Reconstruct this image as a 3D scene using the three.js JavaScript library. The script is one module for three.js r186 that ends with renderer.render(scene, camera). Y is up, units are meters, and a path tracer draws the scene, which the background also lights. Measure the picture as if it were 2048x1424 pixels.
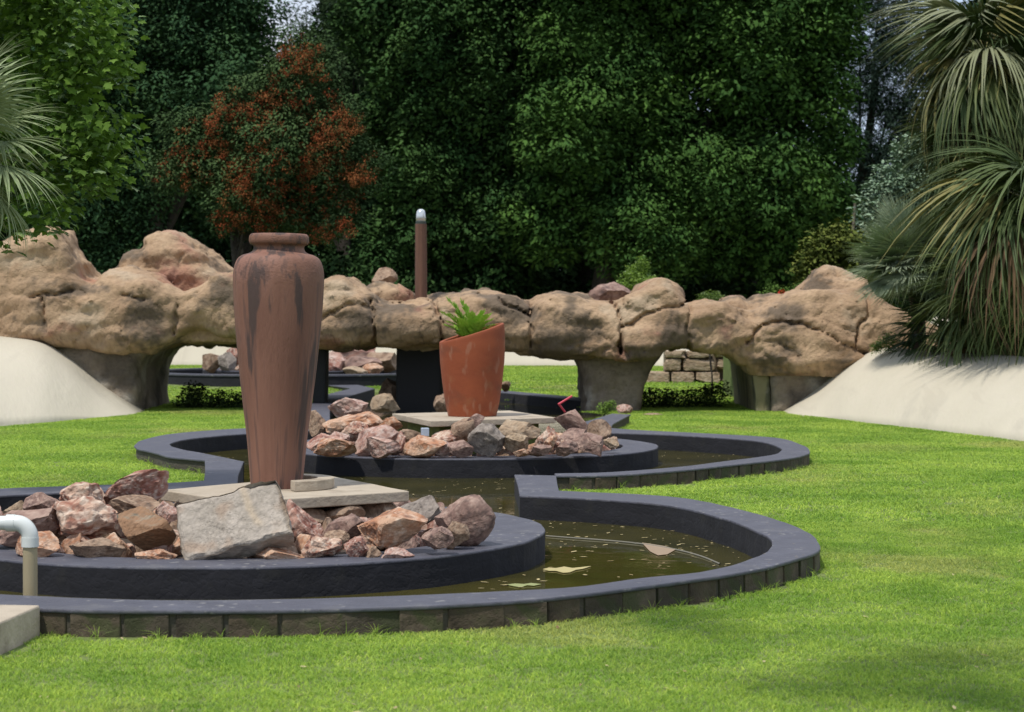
import * as THREE from 'three';
import { ImprovedNoise } from 'three/addons/math/ImprovedNoise.js';
import { mergeGeometries, mergeVertices, toCreasedNormals } from 'three/addons/utils/BufferGeometryUtils.js';
import { RoundedBoxGeometry } from 'three/addons/geometries/RoundedBoxGeometry.js';

// ---------------------------------------------------------------- camera, sky, sun, exposure
const W = 2048, H = 1424, F = 3900, EYE = 1.41, PITCH = Math.atan(72 / F);
const scene = new THREE.Scene();
const camera = new THREE.PerspectiveCamera(2 * Math.atan(H / 2 / F) * 180 / Math.PI, W / H, 0.1, 900);
camera.position.set(0, EYE, 0);
camera.rotation.x = -PITCH;
camera.focus = 12.5; camera.userData.fStop = 5;      // the far trees fall a little out of focus, as in the photograph
scene.add(camera);
const renderer = new THREE.WebGLRenderer({ antialias: true });
renderer.toneMapping = THREE.LinearToneMapping;
renderer.toneMappingExposure = 1.2;
renderer.shadowMap.enabled = true;

const P3 = new ImprovedNoise();
const noise = (x, y, z) => P3.noise(x, y, z);
function fbm(x, y, z, o = 4) { let s = 0, a = 0.5, f = 1; for (let i = 0; i < o; i++) { s += a * noise(x * f + 7.3 * i, y * f + 3.1 * i, z * f + 1.7 * i); a *= 0.5; f *= 2.03; } return s; }
function rng(seed) { let s = seed >>> 0; return () => { s = (s + 0x6D2B79F5) | 0; let t = Math.imul(s ^ (s >>> 15), 1 | s); t = (t + Math.imul(t ^ (t >>> 7), 61 | t)) ^ t; return ((t ^ (t >>> 14)) >>> 0) / 4294967296; }; }
const clamp = (x, a = 0, b = 1) => Math.min(b, Math.max(a, x));
const smooth = (a, b, x) => { const t = clamp((x - a) / (b - a)); return t * t * (3 - 2 * t); };
const lerp = (a, b, t) => a + (b - a) * t;
const mix3 = (a, b, t) => [lerp(a[0], b[0], t), lerp(a[1], b[1], t), lerp(a[2], b[2], t)];

const SUN = new THREE.Vector3(-0.26, 0.9, 0.33).normalize();
{
  const w = 1024, h = 512, data = new Float32Array(w * h * 4);
  for (let j = 0; j < h; j++) for (let i = 0; i < w; i++) {
    const el = ((j + 0.5) / h - 0.5) * Math.PI, az = (i + 0.5) / w * Math.PI * 2;
    const c = Math.cos(el), x = c * Math.cos(az), y = Math.sin(el), z = c * Math.sin(az);
    const up = Math.max(0, y);
    let col = mix3([0.62, 0.72, 0.86], [0.25, 0.38, 0.62], Math.pow(up, 0.6));
    const k = 1 / (0.25 + up), cl = smooth(-0.08, 0.28, fbm(x * k * 1.1 + 5, z * k * 1.1, 2.2, 5) + 0.08);
    col = mix3(col, [0.78, 0.80, 0.84], 0.75 * cl);
    const s = x * SUN.x + y * SUN.y + z * SUN.z;
    const halo = 1.2 * Math.pow(Math.max(0, s), 60) + 0.35 * Math.pow(Math.max(0, s), 8);
    col = [col[0] + halo, col[1] + halo * 0.96, col[2] + halo * 0.88];
    if (y < 0) col = mix3([0.4, 0.45, 0.45], [0.1, 0.12, 0.06], smooth(0, 0.1, -y));
    const o = (j * w + i) * 4; data[o] = col[0]; data[o + 1] = col[1]; data[o + 2] = col[2]; data[o + 3] = 1;
  }
  const sky = new THREE.DataTexture(data, w, h, THREE.RGBAFormat, THREE.FloatType);
  sky.mapping = THREE.EquirectangularReflectionMapping; sky.magFilter = sky.minFilter = THREE.LinearFilter; sky.needsUpdate = true;
  scene.background = sky; scene.environment = sky;
  scene.backgroundIntensity = 1.0; scene.environmentIntensity = 1.0;
}
const sun = new THREE.DirectionalLight(new THREE.Color(1, 0.95, 0.86), 3.1);
sun.position.copy(SUN).multiplyScalar(80).add(new THREE.Vector3(0, 0, -25));
sun.target.position.set(0, 0, -25);
sun.castShadow = true; sun.shadow.radius = 6;
sun.shadow.mapSize.set(2048, 2048);
Object.assign(sun.shadow.camera, { left: -40, right: 40, top: 50, bottom: -50, near: 1, far: 180 });
scene.add(sun, sun.target);

// ---------------------------------------------------------------- pixel rays to places
const CP = Math.cos(PITCH), SP = Math.sin(PITCH);
function rayDir(px, py) { const cx = (px - 1024) / F, cy = (712 - py) / F; return [cx, cy * CP - SP, -cy * SP - CP]; }
function onD(px, py, d) { const r = rayDir(px, py), t = d / -r[2]; return new THREE.Vector3(r[0] * t, EYE + r[1] * t, -d); }
function onY(px, py, y) { const r = rayDir(px, py), t = (y - EYE) / r[1]; return new THREE.Vector3(r[0] * t, y, r[2] * t); }
const groundY = d => 0.04 + 0.16 * smooth(34, 41, d);

// ---------------------------------------------------------------- naming helpers
const used = {};
function numbered(n) { if (!(n in used)) { used[n] = 0; return n; } used[n]++; return `${n}_${String(used[n]).padStart(3, '0')}`; }
function shade(o) { o.traverse(c => { if (c.isMesh) { c.castShadow = true; c.receiveShadow = true; } }); return o; }
function tag(o, label, category, group) { o.userData.label = label; o.userData.category = category; if (group) o.userData.group = group; return o; }
function thing(name, label, category, pos, group) { const g = new THREE.Group(); g.name = numbered(name); if (pos) g.position.copy(pos); scene.add(g); return tag(g, label, category, group); }
function mesh(name, geo, mat, parent = scene) { const m = new THREE.Mesh(geo, mat); m.name = parent === scene ? numbered(name) : name; m.castShadow = m.receiveShadow = true; parent.add(m); return m; }
function structure(name, geo, mat) { const m = mesh(name, geo, mat); m.userData.kind = 'structure'; return m; }
// part geometry given in world coordinates, moved into its thing's own axes
function wpart(name, geo, mat, parent) { geo.translate(-parent.position.x, -parent.position.y, -parent.position.z); return mesh(name, geo, mat, parent); }

// ---------------------------------------------------------------- textures and materials
function tex(w, h, fn, srgb = true) {
  const d = new Uint8Array(w * h * 4);
  for (let j = 0; j < h; j++) for (let i = 0; i < w; i++) { const c = fn(i / w, j / h), o = (j * w + i) * 4; for (let k = 0; k < 3; k++) d[o + k] = clamp(srgb ? (c[k] <= 0.0031308 ? 12.92 * c[k] : 1.055 * Math.pow(Math.max(c[k], 0), 1 / 2.4) - 0.055) : c[k]) * 255; d[o + 3] = 255; }
  const t = new THREE.DataTexture(d, w, h); t.magFilter = THREE.LinearFilter; t.minFilter = THREE.LinearMipmapLinearFilter; t.generateMipmaps = true; t.wrapS = t.wrapT = THREE.RepeatWrapping; if (srgb) t.colorSpace = THREE.SRGBColorSpace; t.needsUpdate = true; return t;
}
// noise that wraps: u, v in 0..1 on a torus of period n
function tn(u, v, n, o = 4, s = 0) {
  let r = 0, a = 0.5, f = n;
  for (let k = 0; k < o; k++) {
    const x = u * f, y = v * f, fx = u, fy = v, z = s + k * 9.7;
    r += a * (noise(x, y, z) * (1 - fx) * (1 - fy) + noise(x - f, y, z) * fx * (1 - fy) + noise(x, y - f, z) * (1 - fx) * fy + noise(x - f, y - f, z) * fx * fy) * 1.25;
    a *= 0.55; f *= 2;
  }
  return r;
}
const grainBump = tex(384, 384, (u, v) => { const g = 0.5 + 0.6 * tn(u, v, 16, 5); return [g, g, g]; }, false);
const coarseBump = tex(384, 384, (u, v) => { const n = tn(u, v, 6, 6, 3), r = Math.abs(tn(u, v, 10, 4, 30)); const g = 0.5 + 0.5 * n - 0.25 * Math.max(0, 0.1 - r) * 10 * 0.3; return [g, g, g]; }, false);
const gritTex = tex(384, 384, (u, v) => { const n = tn(u, v, 24, 5, 140), p = smooth(0.2, 0.34, tn(u, v, 30, 3, 143)), l = smooth(0.16, 0.32, tn(u, v, 7, 5, 147)); let g = clamp(0.93 + 0.5 * n) * (1 - 0.3 * p); return mix3([g, g, g], [g * 0.65, g * 0.63, g * 0.6], 0.4 * l); });
const rep = (t, x, y = x) => { const c = t.clone(); c.repeat.set(x, y); c.needsUpdate = true; return c; };
const std = (o) => new THREE.MeshStandardMaterial({ roughness: 0.9, metalness: 0, ...o });
const lin = (r, g, b) => new THREE.Color().setRGB(r, g, b);

const plasterTex = tex(384, 384, (u, v) => { const n = tn(u, v, 4, 6, 1), s = smooth(0.12, 0.4, tn(u, v, 3, 5, 50)); let c = mix3([0.47, 0.425, 0.33], [0.53, 0.48, 0.38], 0.5 + n); c = mix3(c, [0.36, 0.33, 0.27], 0.4 * s); return mix3(c, [0.34, 0.30, 0.24], 0.15 * smooth(0.16, 0.3, tn(u, v * 0.25, 12, 4, 55))); });
const concreteTex = tex(384, 384, (u, v) => { const n = tn(u, v, 8, 6, 2), s = smooth(0.05, 0.3, tn(u, v, 3, 5, 60)), w = smooth(0.15, 0.3, tn(u, v, 5, 4, 90)); let c = mix3([0.20, 0.18, 0.15], [0.30, 0.27, 0.225], 0.5 + n); c = mix3(c, [0.09, 0.085, 0.07], 0.75 * s); return mix3(c, [0.42, 0.39, 0.34], 0.5 * w); });
const yellowTex = tex(384, 384, (u, v) => { const n = tn(u, v, 8, 6, 2), s = smooth(0.05, 0.3, tn(u, v * 0.3, 8, 5, 64)), w = smooth(0.1, 0.25, tn(u, v, 4, 4, 94)); let c = mix3([0.17, 0.15, 0.07], [0.27, 0.24, 0.13], 0.5 + n); c = mix3(c, [0.06, 0.06, 0.04], 0.75 * s); return mix3(c, [0.36, 0.32, 0.25], 0.6 * w); });
const slabTex = tex(384, 384, (u, v) => { const n = tn(u, v, 8, 6, 12), s = smooth(0.1, 0.35, tn(u, v, 4, 5, 66)); let c = mix3([0.34, 0.28, 0.21], [0.46, 0.39, 0.30], 0.5 + n); return mix3(c, [0.22, 0.17, 0.12], 0.6 * s); });
const paintTex = tex(384, 384, (u, v) => { const n = tn(u, v, 8, 6, 22), s = smooth(0.22, 0.4, tn(u, v, 24, 4, 77)), d = smooth(0.1, 0.4, tn(u, v, 5, 5, 70)); let c = mix3([0.055, 0.055, 0.072], [0.085, 0.085, 0.108], 0.5 + n); c = mix3(c, [0.12, 0.115, 0.115], 0.35 * d); return mix3(c, [0.26, 0.25, 0.235], 0.6 * s); });
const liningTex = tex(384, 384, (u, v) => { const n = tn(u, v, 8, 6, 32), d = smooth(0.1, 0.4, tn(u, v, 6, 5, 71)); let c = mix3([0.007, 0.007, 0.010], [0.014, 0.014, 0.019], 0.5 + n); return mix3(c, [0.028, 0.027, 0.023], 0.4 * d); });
const woodTex = tex(256, 256, (u, v) => { const n = tn(u, v * 0.12, 10, 4, 5); const g = tn(u, v, 30, 3, 8) * 0.3; return mix3([0.06, 0.03, 0.02], [0.17, 0.085, 0.055], clamp(0.5 + n + g)); });
const soilTex = tex(384, 384, (u, v) => mix3([0.085, 0.115, 0.028], [0.17, 0.215, 0.055], 0.5 + tn(u, v, 12, 6, 18)));
const M = {
  plaster: std({ map: rep(plasterTex, 0.35), bumpMap: rep(grainBump, 0.8), bumpScale: 0.007 }),
  concrete: std({ map: rep(concreteTex, 0.5), color: lin(1, 0.89, 0.75), bumpMap: rep(coarseBump, 1), bumpScale: 0.06 }),
  slab: std({ map: rep(slabTex, 0.9), bumpMap: rep(grainBump, 2), bumpScale: 0.006 }),
  paint: std({ map: rep(paintTex, 0.7), bumpMap: rep(grainBump, 1.5), bumpScale: 0.008, roughness: 0.62 }),
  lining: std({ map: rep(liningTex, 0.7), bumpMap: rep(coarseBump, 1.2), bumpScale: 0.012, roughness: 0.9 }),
  wood: std({ map: rep(woodTex, 1, 0.4), bumpMap: rep(grainBump, 3, 0.3), bumpScale: 0.006 }),
  soil: std({ map: rep(soilTex, 0.8), bumpMap: rep(coarseBump, 1.5), bumpScale: 0.03, roughness: 1 }),
  rock: std({ vertexColors: true, map: rep(gritTex, 2.5), bumpMap: rep(grainBump, 3), bumpScale: 0.008, roughness: 0.85 }),
  bridge: std({ vertexColors: true, map: rep(gritTex, 0.7), bumpMap: rep(coarseBump, 0.9), bumpScale: 0.05, roughness: 0.95 }),
  bark: std({ color: lin(0.035, 0.027, 0.02), bumpMap: rep(coarseBump, 2), bumpScale: 0.03 }),
  paleBark: std({ color: lin(0.12, 0.10, 0.075) }),
};

// ---------------------------------------------------------------- geometry helpers
const V = (x, y, z) => new THREE.Vector3(x, y, z);
function taper(pts, radii, seg = 8, n = 12) {      // a tapered tube through points
  const c = new THREE.CatmullRomCurve3(pts), fr = c.computeFrenetFrames(n, false), pos = [], uv = [], idx = [];
  for (let i = 0; i <= n; i++) {
    const t = i / n, p = c.getPoint(t), f = t * (radii.length - 1), k = Math.min(radii.length - 2, Math.floor(f)), r = lerp(radii[k], radii[k + 1], f - k);
    for (let j = 0; j <= seg; j++) { const a = j / seg * Math.PI * 2, x = Math.cos(a) * r, y = Math.sin(a) * r, N = fr.normals[i], B = fr.binormals[i]; pos.push(p.x + N.x * x + B.x * y, p.y + N.y * x + B.y * y, p.z + N.z * x + B.z * y); uv.push(j / seg, t); }
  }
  for (let i = 0; i < n; i++) for (let j = 0; j < seg; j++) { const a = i * (seg + 1) + j, b = a + seg + 1; idx.push(a, a + 1, b, b, a + 1, b + 1); }
  return bg(pos, idx, uv);
}
function bg(pos, idx, uv, col) {
  const g = new THREE.BufferGeometry(); g.setAttribute('position', new THREE.Float32BufferAttribute(pos, 3));
  if (uv) g.setAttribute('uv', new THREE.Float32BufferAttribute(uv, 2));
  if (col) g.setAttribute('color', new THREE.Float32BufferAttribute(col, 3));
  g.setIndex(idx); g.computeVertexNormals(); return g;
}
function boxUV(g, s = 1) {      // uv in metres from position, by the way a face points
  const p = g.attributes.position, n = g.attributes.normal, uv = new Float32Array(p.count * 2);
  for (let i = 0; i < p.count; i++) {
    const ax = Math.abs(n.getX(i)), ay = Math.abs(n.getY(i)), az = Math.abs(n.getZ(i)), x = p.getX(i), y = p.getY(i), z = p.getZ(i);
    if (ay >= ax && ay >= az) { uv[2 * i] = x * s; uv[2 * i + 1] = z * s; } else if (ax > az) { uv[2 * i] = z * s; uv[2 * i + 1] = y * s; } else { uv[2 * i] = x * s; uv[2 * i + 1] = y * s; }
  }
  g.setAttribute('uv', new THREE.BufferAttribute(uv, 2)); return g;
}
// horizontal shape (points [x, d]) extruded between two heights; world coordinates
function prism(pts, y0, y1, bevel = 0, seg = 2) {
  const s = new THREE.Shape(pts.map(p => new THREE.Vector2(p[0], p[1])));
  const g = new THREE.ExtrudeGeometry(s, { depth: y1 - y0 - 2 * bevel, bevelEnabled: bevel > 0, bevelThickness: bevel, bevelSize: bevel, bevelOffset: -bevel, bevelSegments: seg, curveSegments: 4 });
  g.rotateX(-Math.PI / 2); g.translate(0, y0 + bevel, 0); return boxUV(g);    // [x, d] lies at z = -d
}
function ringPrism(cx, cd, R, r, y0, y1, bevel, n = 96, rough = 0.008, seed = 0) {
  const s = new THREE.Shape(), pts = [], hole = [];
  for (let i = 0; i < n; i++) { const a = i / n * Math.PI * 2, k = rough * 2 * fbm(Math.cos(a) * R * 2.5 + seed, Math.sin(a) * R * 2.5, seed, 3); pts.push(new THREE.Vector2(cx + (R + k) * Math.cos(a), cd + (R + k) * Math.sin(a))); hole.push(new THREE.Vector2(cx + (r + k) * Math.cos(a), cd + (r + k) * Math.sin(a))); }
  s.setFromPoints(pts); s.holes.push(new THREE.Path().setFromPoints(hole));
  const g = new THREE.ExtrudeGeometry(s, { depth: y1 - y0 - 2 * bevel, bevelEnabled: bevel > 0, bevelThickness: bevel, bevelSize: bevel, bevelOffset: -bevel, bevelSegments: 2 });
  g.rotateX(-Math.PI / 2); g.translate(0, y0 + bevel, 0); return boxUV(g);
}
// vertical shape (points as pixels seen at distance d) extruded away from the camera
function extrudeFront(pxs, d0, depth, bevel = 0.04) {
  const pts = pxs.map(([x, y]) => { const p = onD(x, y, d0); return new THREE.Vector2(p.x, p.y); });
  const g = new THREE.ExtrudeGeometry(new THREE.Shape(pts), { depth: depth - 2 * bevel, bevelEnabled: bevel > 0, bevelThickness: bevel, bevelSize: bevel, bevelOffset: -bevel, bevelSegments: 2 });
  g.translate(0, 0, -d0 - depth + bevel); return boxUV(g);
}
function curve2(pts, n, closed = false) { const c = new THREE.CatmullRomCurve3(pts.map(p => V(p[0], p[1], 0)), closed, 'centripetal'); return c.getSpacedPoints(n).map(p => [p.x, p.y]); }
const inPoly = (x, y, P) => { let c = false; for (let i = 0, j = P.length - 1; i < P.length; j = i++) { const a = P[i], b = P[j]; if ((a[1] > y) !== (b[1] > y) && x < (b[0] - a[0]) * (y - a[1]) / (b[1] - a[1]) + a[0]) c = !c; } return c; };

// ---------------------------------------------------------------- rock shapes and scattered copies
const TONES = {       // base, patch, vein, dark
  red: [[0.25, 0.095, 0.065], [0.40, 0.22, 0.165], [0.60, 0.50, 0.42], [0.08, 0.04, 0.033]],
  jasper: [[0.30, 0.125, 0.08], [0.50, 0.34, 0.25], [0.70, 0.61, 0.50], [0.09, 0.045, 0.038]],
  orange: [[0.39, 0.175, 0.09], [0.49, 0.30, 0.195], [0.62, 0.49, 0.38], [0.13, 0.065, 0.042]],
  brown: [[0.22, 0.135, 0.085], [0.32, 0.215, 0.145], [0.42, 0.31, 0.22], [0.075, 0.047, 0.034]],
  mauve: [[0.20, 0.118, 0.094], [0.30, 0.19, 0.15], [0.42, 0.30, 0.24], [0.07, 0.044, 0.04]],
  grey: [[0.19, 0.155, 0.13], [0.27, 0.225, 0.19], [0.36, 0.31, 0.27], [0.08, 0.065, 0.055]],
  tan: [[0.33, 0.23, 0.145], [0.37, 0.27, 0.18], [0.46, 0.37, 0.27], [0.12, 0.08, 0.05]],
  pink: [[0.36, 0.19, 0.145], [0.46, 0.31, 0.25], [0.6, 0.5, 0.44], [0.13, 0.07, 0.06]],
  green: [[0.17, 0.165, 0.125], [0.24, 0.23, 0.18], [0.30, 0.17, 0.09], [0.08, 0.075, 0.06]],
};
function rockGeo(w, h, dp, tone, seed, o = {}) {
  const { cuts = 13, detail = 11, roll = 0, lump = 0.08, stretch = 1.15 } = o, R = rng(seed * 7919 + 13);
  const g1 = new THREE.IcosahedronGeometry(1, detail); g1.deleteAttribute('normal'); g1.deleteAttribute('uv'); const g0 = mergeVertices(g1, 1e-4), p = g0.attributes.position, planes = [];
  for (let i = 0; i < cuts; i++) { const v = V(R() * 2 - 1, R() * 2 - 1, R() * 2 - 1).normalize(); planes.push([v, 0.46 + 0.34 * R()]); }
  const rot = new THREE.Euler(0.5 * (R() - 0.5), R() * 6.28, roll ? 0 : 0.6 * (R() - 0.5)), v = V(0, 0, 0), raw = [];
  for (let i = 0; i < p.count; i++) {
    v.fromBufferAttribute(p, i); const dir = v.clone();
    for (const [n, d] of planes) { const q = v.dot(n); if (q > d) v.addScaledVector(n, d - q); }
    v.addScaledVector(dir, lump * (fbm(dir.x * 1.6 + seed * 3.1, dir.y * 1.6, dir.z * 1.6, 3) * 1.6) + 0.05 * fbm(dir.x * 5, dir.y * 5 + seed, dir.z * 5, 4) + 0.02 * noise(dir.x * 17, dir.y * 17, dir.z * 17 + seed));
    v.applyEuler(rot); v.x *= stretch; if (roll) v.applyAxisAngle(V(0, 0, 1), roll);
    raw.push(v.x, v.y, v.z);
  }
  const lo = [9, 9, 9], hi = [-9, -9, -9]; for (let i = 0; i < raw.length; i++) { lo[i % 3] = Math.min(lo[i % 3], raw[i]); hi[i % 3] = Math.max(hi[i % 3], raw[i]); }
  const S = [w, h, dp], pos = new Float32Array(raw.length), col = new Float32Array(raw.length), uv = new Float32Array(raw.length / 3 * 2), T = TONES[tone];
  for (let i = 0; i < raw.length / 3; i++) {
    for (let k = 0; k < 3; k++) pos[3 * i + k] = ((raw[3 * i + k] - lo[k]) / (hi[k] - lo[k]) - 0.5) * S[k];
    const x = pos[3 * i], y = pos[3 * i + 1], z = pos[3 * i + 2], f = 3.2 / Math.max(w, h), s = seed * 5.7;
    const n = fbm(x * f + s, y * f, z * f, 4), q = Math.abs(fbm(x * f * 1.3, y * f * 1.3 + s, z * f * 1.3, 4)), m = fbm(x * f * 2.5, y * f * 2.5, z * f * 2.5 + s, 4), k = fbm(x * 40, y * 40, z * 40, 2);
    let c = mix3(T[0], T[1], smooth(-0.18, 0.22, n + 0.3 * k)); c = mix3(c, T[2], smooth(0.09, 0.0, q) * 0.55 + 0.4 * smooth(0.12, 0.3, m)); c = mix3(c, T[3], 0.7 * smooth(0.12, 0.32, -m + 0.3 * k - 0.3 * n));
    col.set(c, 3 * i); uv[2 * i] = x + 0.6 * z; uv[2 * i + 1] = y + 0.4 * z;
  }
  let g = new THREE.BufferGeometry(); g.setAttribute('position', new THREE.BufferAttribute(pos, 3)); g.setAttribute('color', new THREE.BufferAttribute(col, 3)); g.setAttribute('uv', new THREE.BufferAttribute(uv, 2));
  g.setIndex(g0.index); g = toCreasedNormals(g, 0.5); return g;
}
function instanced(name, geo, mat, list, parent, kind) {      // list of [x, y, z, scale, colour, quaternion?]
  const m = new THREE.InstancedMesh(geo, mat, list.length), M4 = new THREE.Matrix4(), q = new THREE.Quaternion(), R = rng(list.length + 5), c = new THREE.Color(), o = parent === scene ? V(0, 0, 0) : parent.position;
  list.forEach(([x, y, z, s, col, rot], i) => { if (rot) q.copy(rot); else q.setFromEuler(new THREE.Euler((R() - 0.5) * 0.7, R() * 6.283, (R() - 0.5) * 0.7)); const S = Array.isArray(s) ? V(...s) : V(s, s, s); M4.compose(V(x - o.x, y - o.y, z - o.z), q, S); m.setMatrixAt(i, M4); m.setColorAt(i, c.setRGB(...col)); });
  m.name = parent === scene ? numbered(name) : name; m.castShadow = m.receiveShadow = true; if (kind) m.userData.kind = kind; parent.add(m); return m;
}

// ---------------------------------------------------------------- the pond outlines, [x, d] on the plane of the coping
const RIM = 0.16, WATER = -0.01;
const onRim = l => l.map(([x, y]) => { const p = onY(x, y, RIM); return [p.x, -p.z]; });
const polar = (cx, cd, l) => l.map(([a, r]) => [cx + r * Math.cos(a * Math.PI / 180), cd + r * Math.sin(a * Math.PI / 180)]);
const rough = (l, seed, k = 0.010) => l.map(([x, y], i) => [x + k * 2 * fbm(x * 3 + seed, y * 3, 1, 3), y + k * 2 * fbm(x * 3, y * 3 + seed, 9, 3)]);
const segs = (list) => rough([].concat(...list.map(([pts, n]) => n ? curve2(pts, n) : pts)), 4);
const nearOuter = segs([
  [onRim([[1112, 951], [1116, 968]]), 0],
  [[...onRim([[1118, 981], [1171, 983.5], [1342, 993], [1513, 1027], [1612, 1062], [1637, 1083], [1636, 1101], [1581, 1121], [1479, 1145], [1308, 1169], [1137, 1191], [1000, 1203], [798, 1213], [600, 1219], [342, 1220], [103, 1217]]),
    ...polar(-1.5, 11.65, [[-130, 3.3], [-160, 3.4], [-190, 3.5], [-215, 3.6]]), ...onRim([[0, 977], [103, 973], [171, 970.6], [330, 966], [408, 961]])], 150],
  [onRim([[410, 940], [410, 921]]), 0]]);
const nearInner = segs([
  [onRim([[1029, 949], [1036, 971]]), 0],
  [[...onRim([[1041, 991], [1171, 996.6], [1325, 1008.6], [1444.6, 1036], [1513, 1061.6], [1543, 1080], [1543, 1092], [1513, 1113], [1410, 1142], [1273.6, 1157], [1136.8, 1174.5], [1000, 1182], [800, 1191], [600, 1197], [342, 1199.8], [103, 1193]]),
    ...polar(-1.5, 11.65, [[-130, 2.93], [-160, 3.0], [-190, 3.05], [-215, 3.1]]), ...onRim([[0, 991], [103, 986], [171, 983], [330, 979], [472, 975]])], 150],
  [onRim([[478, 950], [487, 923]]), 0]]);
const midROuter = segs([
  [onRim([[1112, 951.5], [1205, 951], [1342, 942], [1479, 928], [1581, 916], [1617, 907], [1620, 901], [1600, 888], [1547, 875], [1410, 866.7], [1273.6, 859.9], [1222, 856]]), 90],
  [onRim([[1226, 848], [1262, 829]]), 0]]);
const midRInner = segs([
  [onRim([[1109, 947], [1205, 945], [1342, 935], [1444.6, 923], [1547, 909], [1563, 901], [1559, 895], [1513, 882], [1410, 873.5], [1273, 867], [1140, 864]]), 90],
  [onRim([[1155, 848], [1225, 827]]), 0]]);
const midLOuter = segs([
  [onRim([[410, 920.5], [342, 914], [308, 905], [275, 897], [268.5, 891], [285, 880], [342, 867.8], [444.6, 859], [560, 853], [600, 851]]), 50],
  [onRim([[612, 816], [640, 792], [703, 776.5], [640, 768], [610, 764]]), 0]]);
const midLInner = segs([
  [onRim([[488, 923], [410, 907], [376, 901], [345, 893], [340, 888], [376, 878], [444, 871], [560, 863], [660, 860]]), 50],
  [onRim([[660, 816], [672, 800], [750, 777], [700, 766], [640, 760]]), 0]]);
const poolOuter = onRim([[1188, 797], [1010, 781], [880, 771]]), poolInner = onRim([[1165, 800], [1010, 785.5], [880, 776]]);
const strip = (o, i) => [...o, ...[...i].reverse()];
const midpath = (o, i, n) => { const a = curve2(o, n), b = curve2(i, n); return a.map((p, k) => [(p[0] + b[k][0]) / 2, (p[1] + b[k][1]) / 2]); };
const nearMid = midpath(nearOuter, nearInner, 160);
const waterPoly = [...nearMid, ...midpath(midLOuter, midLInner, 90), [-2.2, 36], ...[...poolInner].reverse(), [1.3, 29.5], ...midpath(midROuter, midRInner, 110).reverse()];
const strips = [strip(nearOuter, nearInner), strip(midROuter, midRInner), strip(midLOuter, midLInner), strip(poolOuter, poolInner)];
const FAR = [-4.38, 40.6];
const wet = (x, d) => inPoly(x, d, waterPoly) || strips.some(s => inPoly(x, d, s)) || Math.hypot(x - FAR[0], d - FAR[1]) < 3.34;

// ---------------------------------------------------------------- the ground, one sheet to the horizon
{
  const axis = (fine0, fine1, step, far0, far1) => { const l = []; for (let v = fine0; v <= fine1 + 1e-6; v += step) l.push(v); for (let k = 1; k <= 24; k++) { const t = Math.pow(k / 24, 2.4); l.unshift(lerp(fine0, far0, t)); l.push(lerp(fine1, far1, t)); } return l; };
  const xs = axis(-6.2, 4.6, 0.09, -320, 320), ds = axis(7.2, 36, 0.09, -220, 520), pos = [], uv = [], idx = [], n = xs.length;
  for (const d of ds) for (const x of xs) { const near = x > -6.2 && x < 4.6 && d > 7.2 && d < 36; pos.push(x, near && inPoly(x, d, waterPoly) ? -0.25 : groundY(d) + (near ? 0 : 0.03 * noise(x * 0.2, d * 0.2, 3) * smooth(4, 9, Math.abs(x))), -d); uv.push(x, d); }
  for (let j = 0; j < ds.length - 1; j++) for (let i = 0; i < n - 1; i++) { const a = j * n + i, b = a + n; idx.push(a, a + 1, b, b, a + 1, b + 1); }
  structure('ground', bg(pos, idx, uv), M.soil);
}
// pond water
{
  const bump = tex(512, 512, (u, v) => { const g = 0.5 + 0.5 * tn(u, v, 6, 4, 40); return [g, g, g]; }, false);
  const murk = tex(512, 512, (u, v) => mix3([0.034, 0.033, 0.008], [0.068, 0.058, 0.013], clamp(0.5 + 1.2 * tn(u, v, 4, 5, 41))));
  const wm = new THREE.MeshPhysicalMaterial({ map: rep(murk, 0.4), roughness: 0.06, ior: 1.33, bumpMap: rep(bump, 0.8), bumpScale: 0.002 });
  const flat = (pts, y) => { const g = new THREE.ShapeGeometry(new THREE.Shape(pts.map(p => new THREE.Vector2(p[0], p[1])))); g.rotateX(-Math.PI / 2); g.translate(0, y, 0); return boxUV(g); };
  structure('water', flat(waterPoly, WATER), wm);
  structure('water', flat(polar(FAR[0], FAR[1], Array.from({ length: 60 }, (_, i) => [i * 6, 3.1])), 0.225), wm);
}
// walls round the ponds: painted coping and lining, bare bricks outside
function shrink(path, k0, side = 1) { const k = -k0 * side; return path.map((p, i) => { const a = path[Math.max(0, i - 1)], b = path[Math.min(path.length - 1, i + 1)], l = Math.hypot(b[0] - a[0], b[1] - a[1]) || 1; return [p[0] - k * (b[1] - a[1]) / l, p[1] + k * (b[0] - a[0]) / l]; }); }
const brickTex = tex(256, 256, (u, v) => { let c = mix3([0.035, 0.027, 0.018], [0.10, 0.082, 0.058], clamp(0.5 + tn(u, v, 6, 5, 80))); return mix3(c, [0.045, 0.055, 0.02], 0.75 * smooth(-0.02, 0.25, tn(u, v, 4, 5, 83))); });
M.earth = std({ color: lin(0.06, 0.045, 0.035), bumpMap: rep(coarseBump, 2), bumpScale: 0.03 });
M.mortar = std({ color: lin(0.07, 0.06, 0.045), bumpMap: rep(coarseBump, 2), bumpScale: 0.02 });
const brickMats = [1, 0.8, 1.25, 1.05].map((k, i) => std({ map: rep(brickTex, 1.6), color: lin(k, k * (1 - 0.03 * i), k * (1 - 0.05 * i)), bumpMap: rep(coarseBump, 2.5), bumpScale: 0.015, roughness: 0.95 }));
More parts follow.
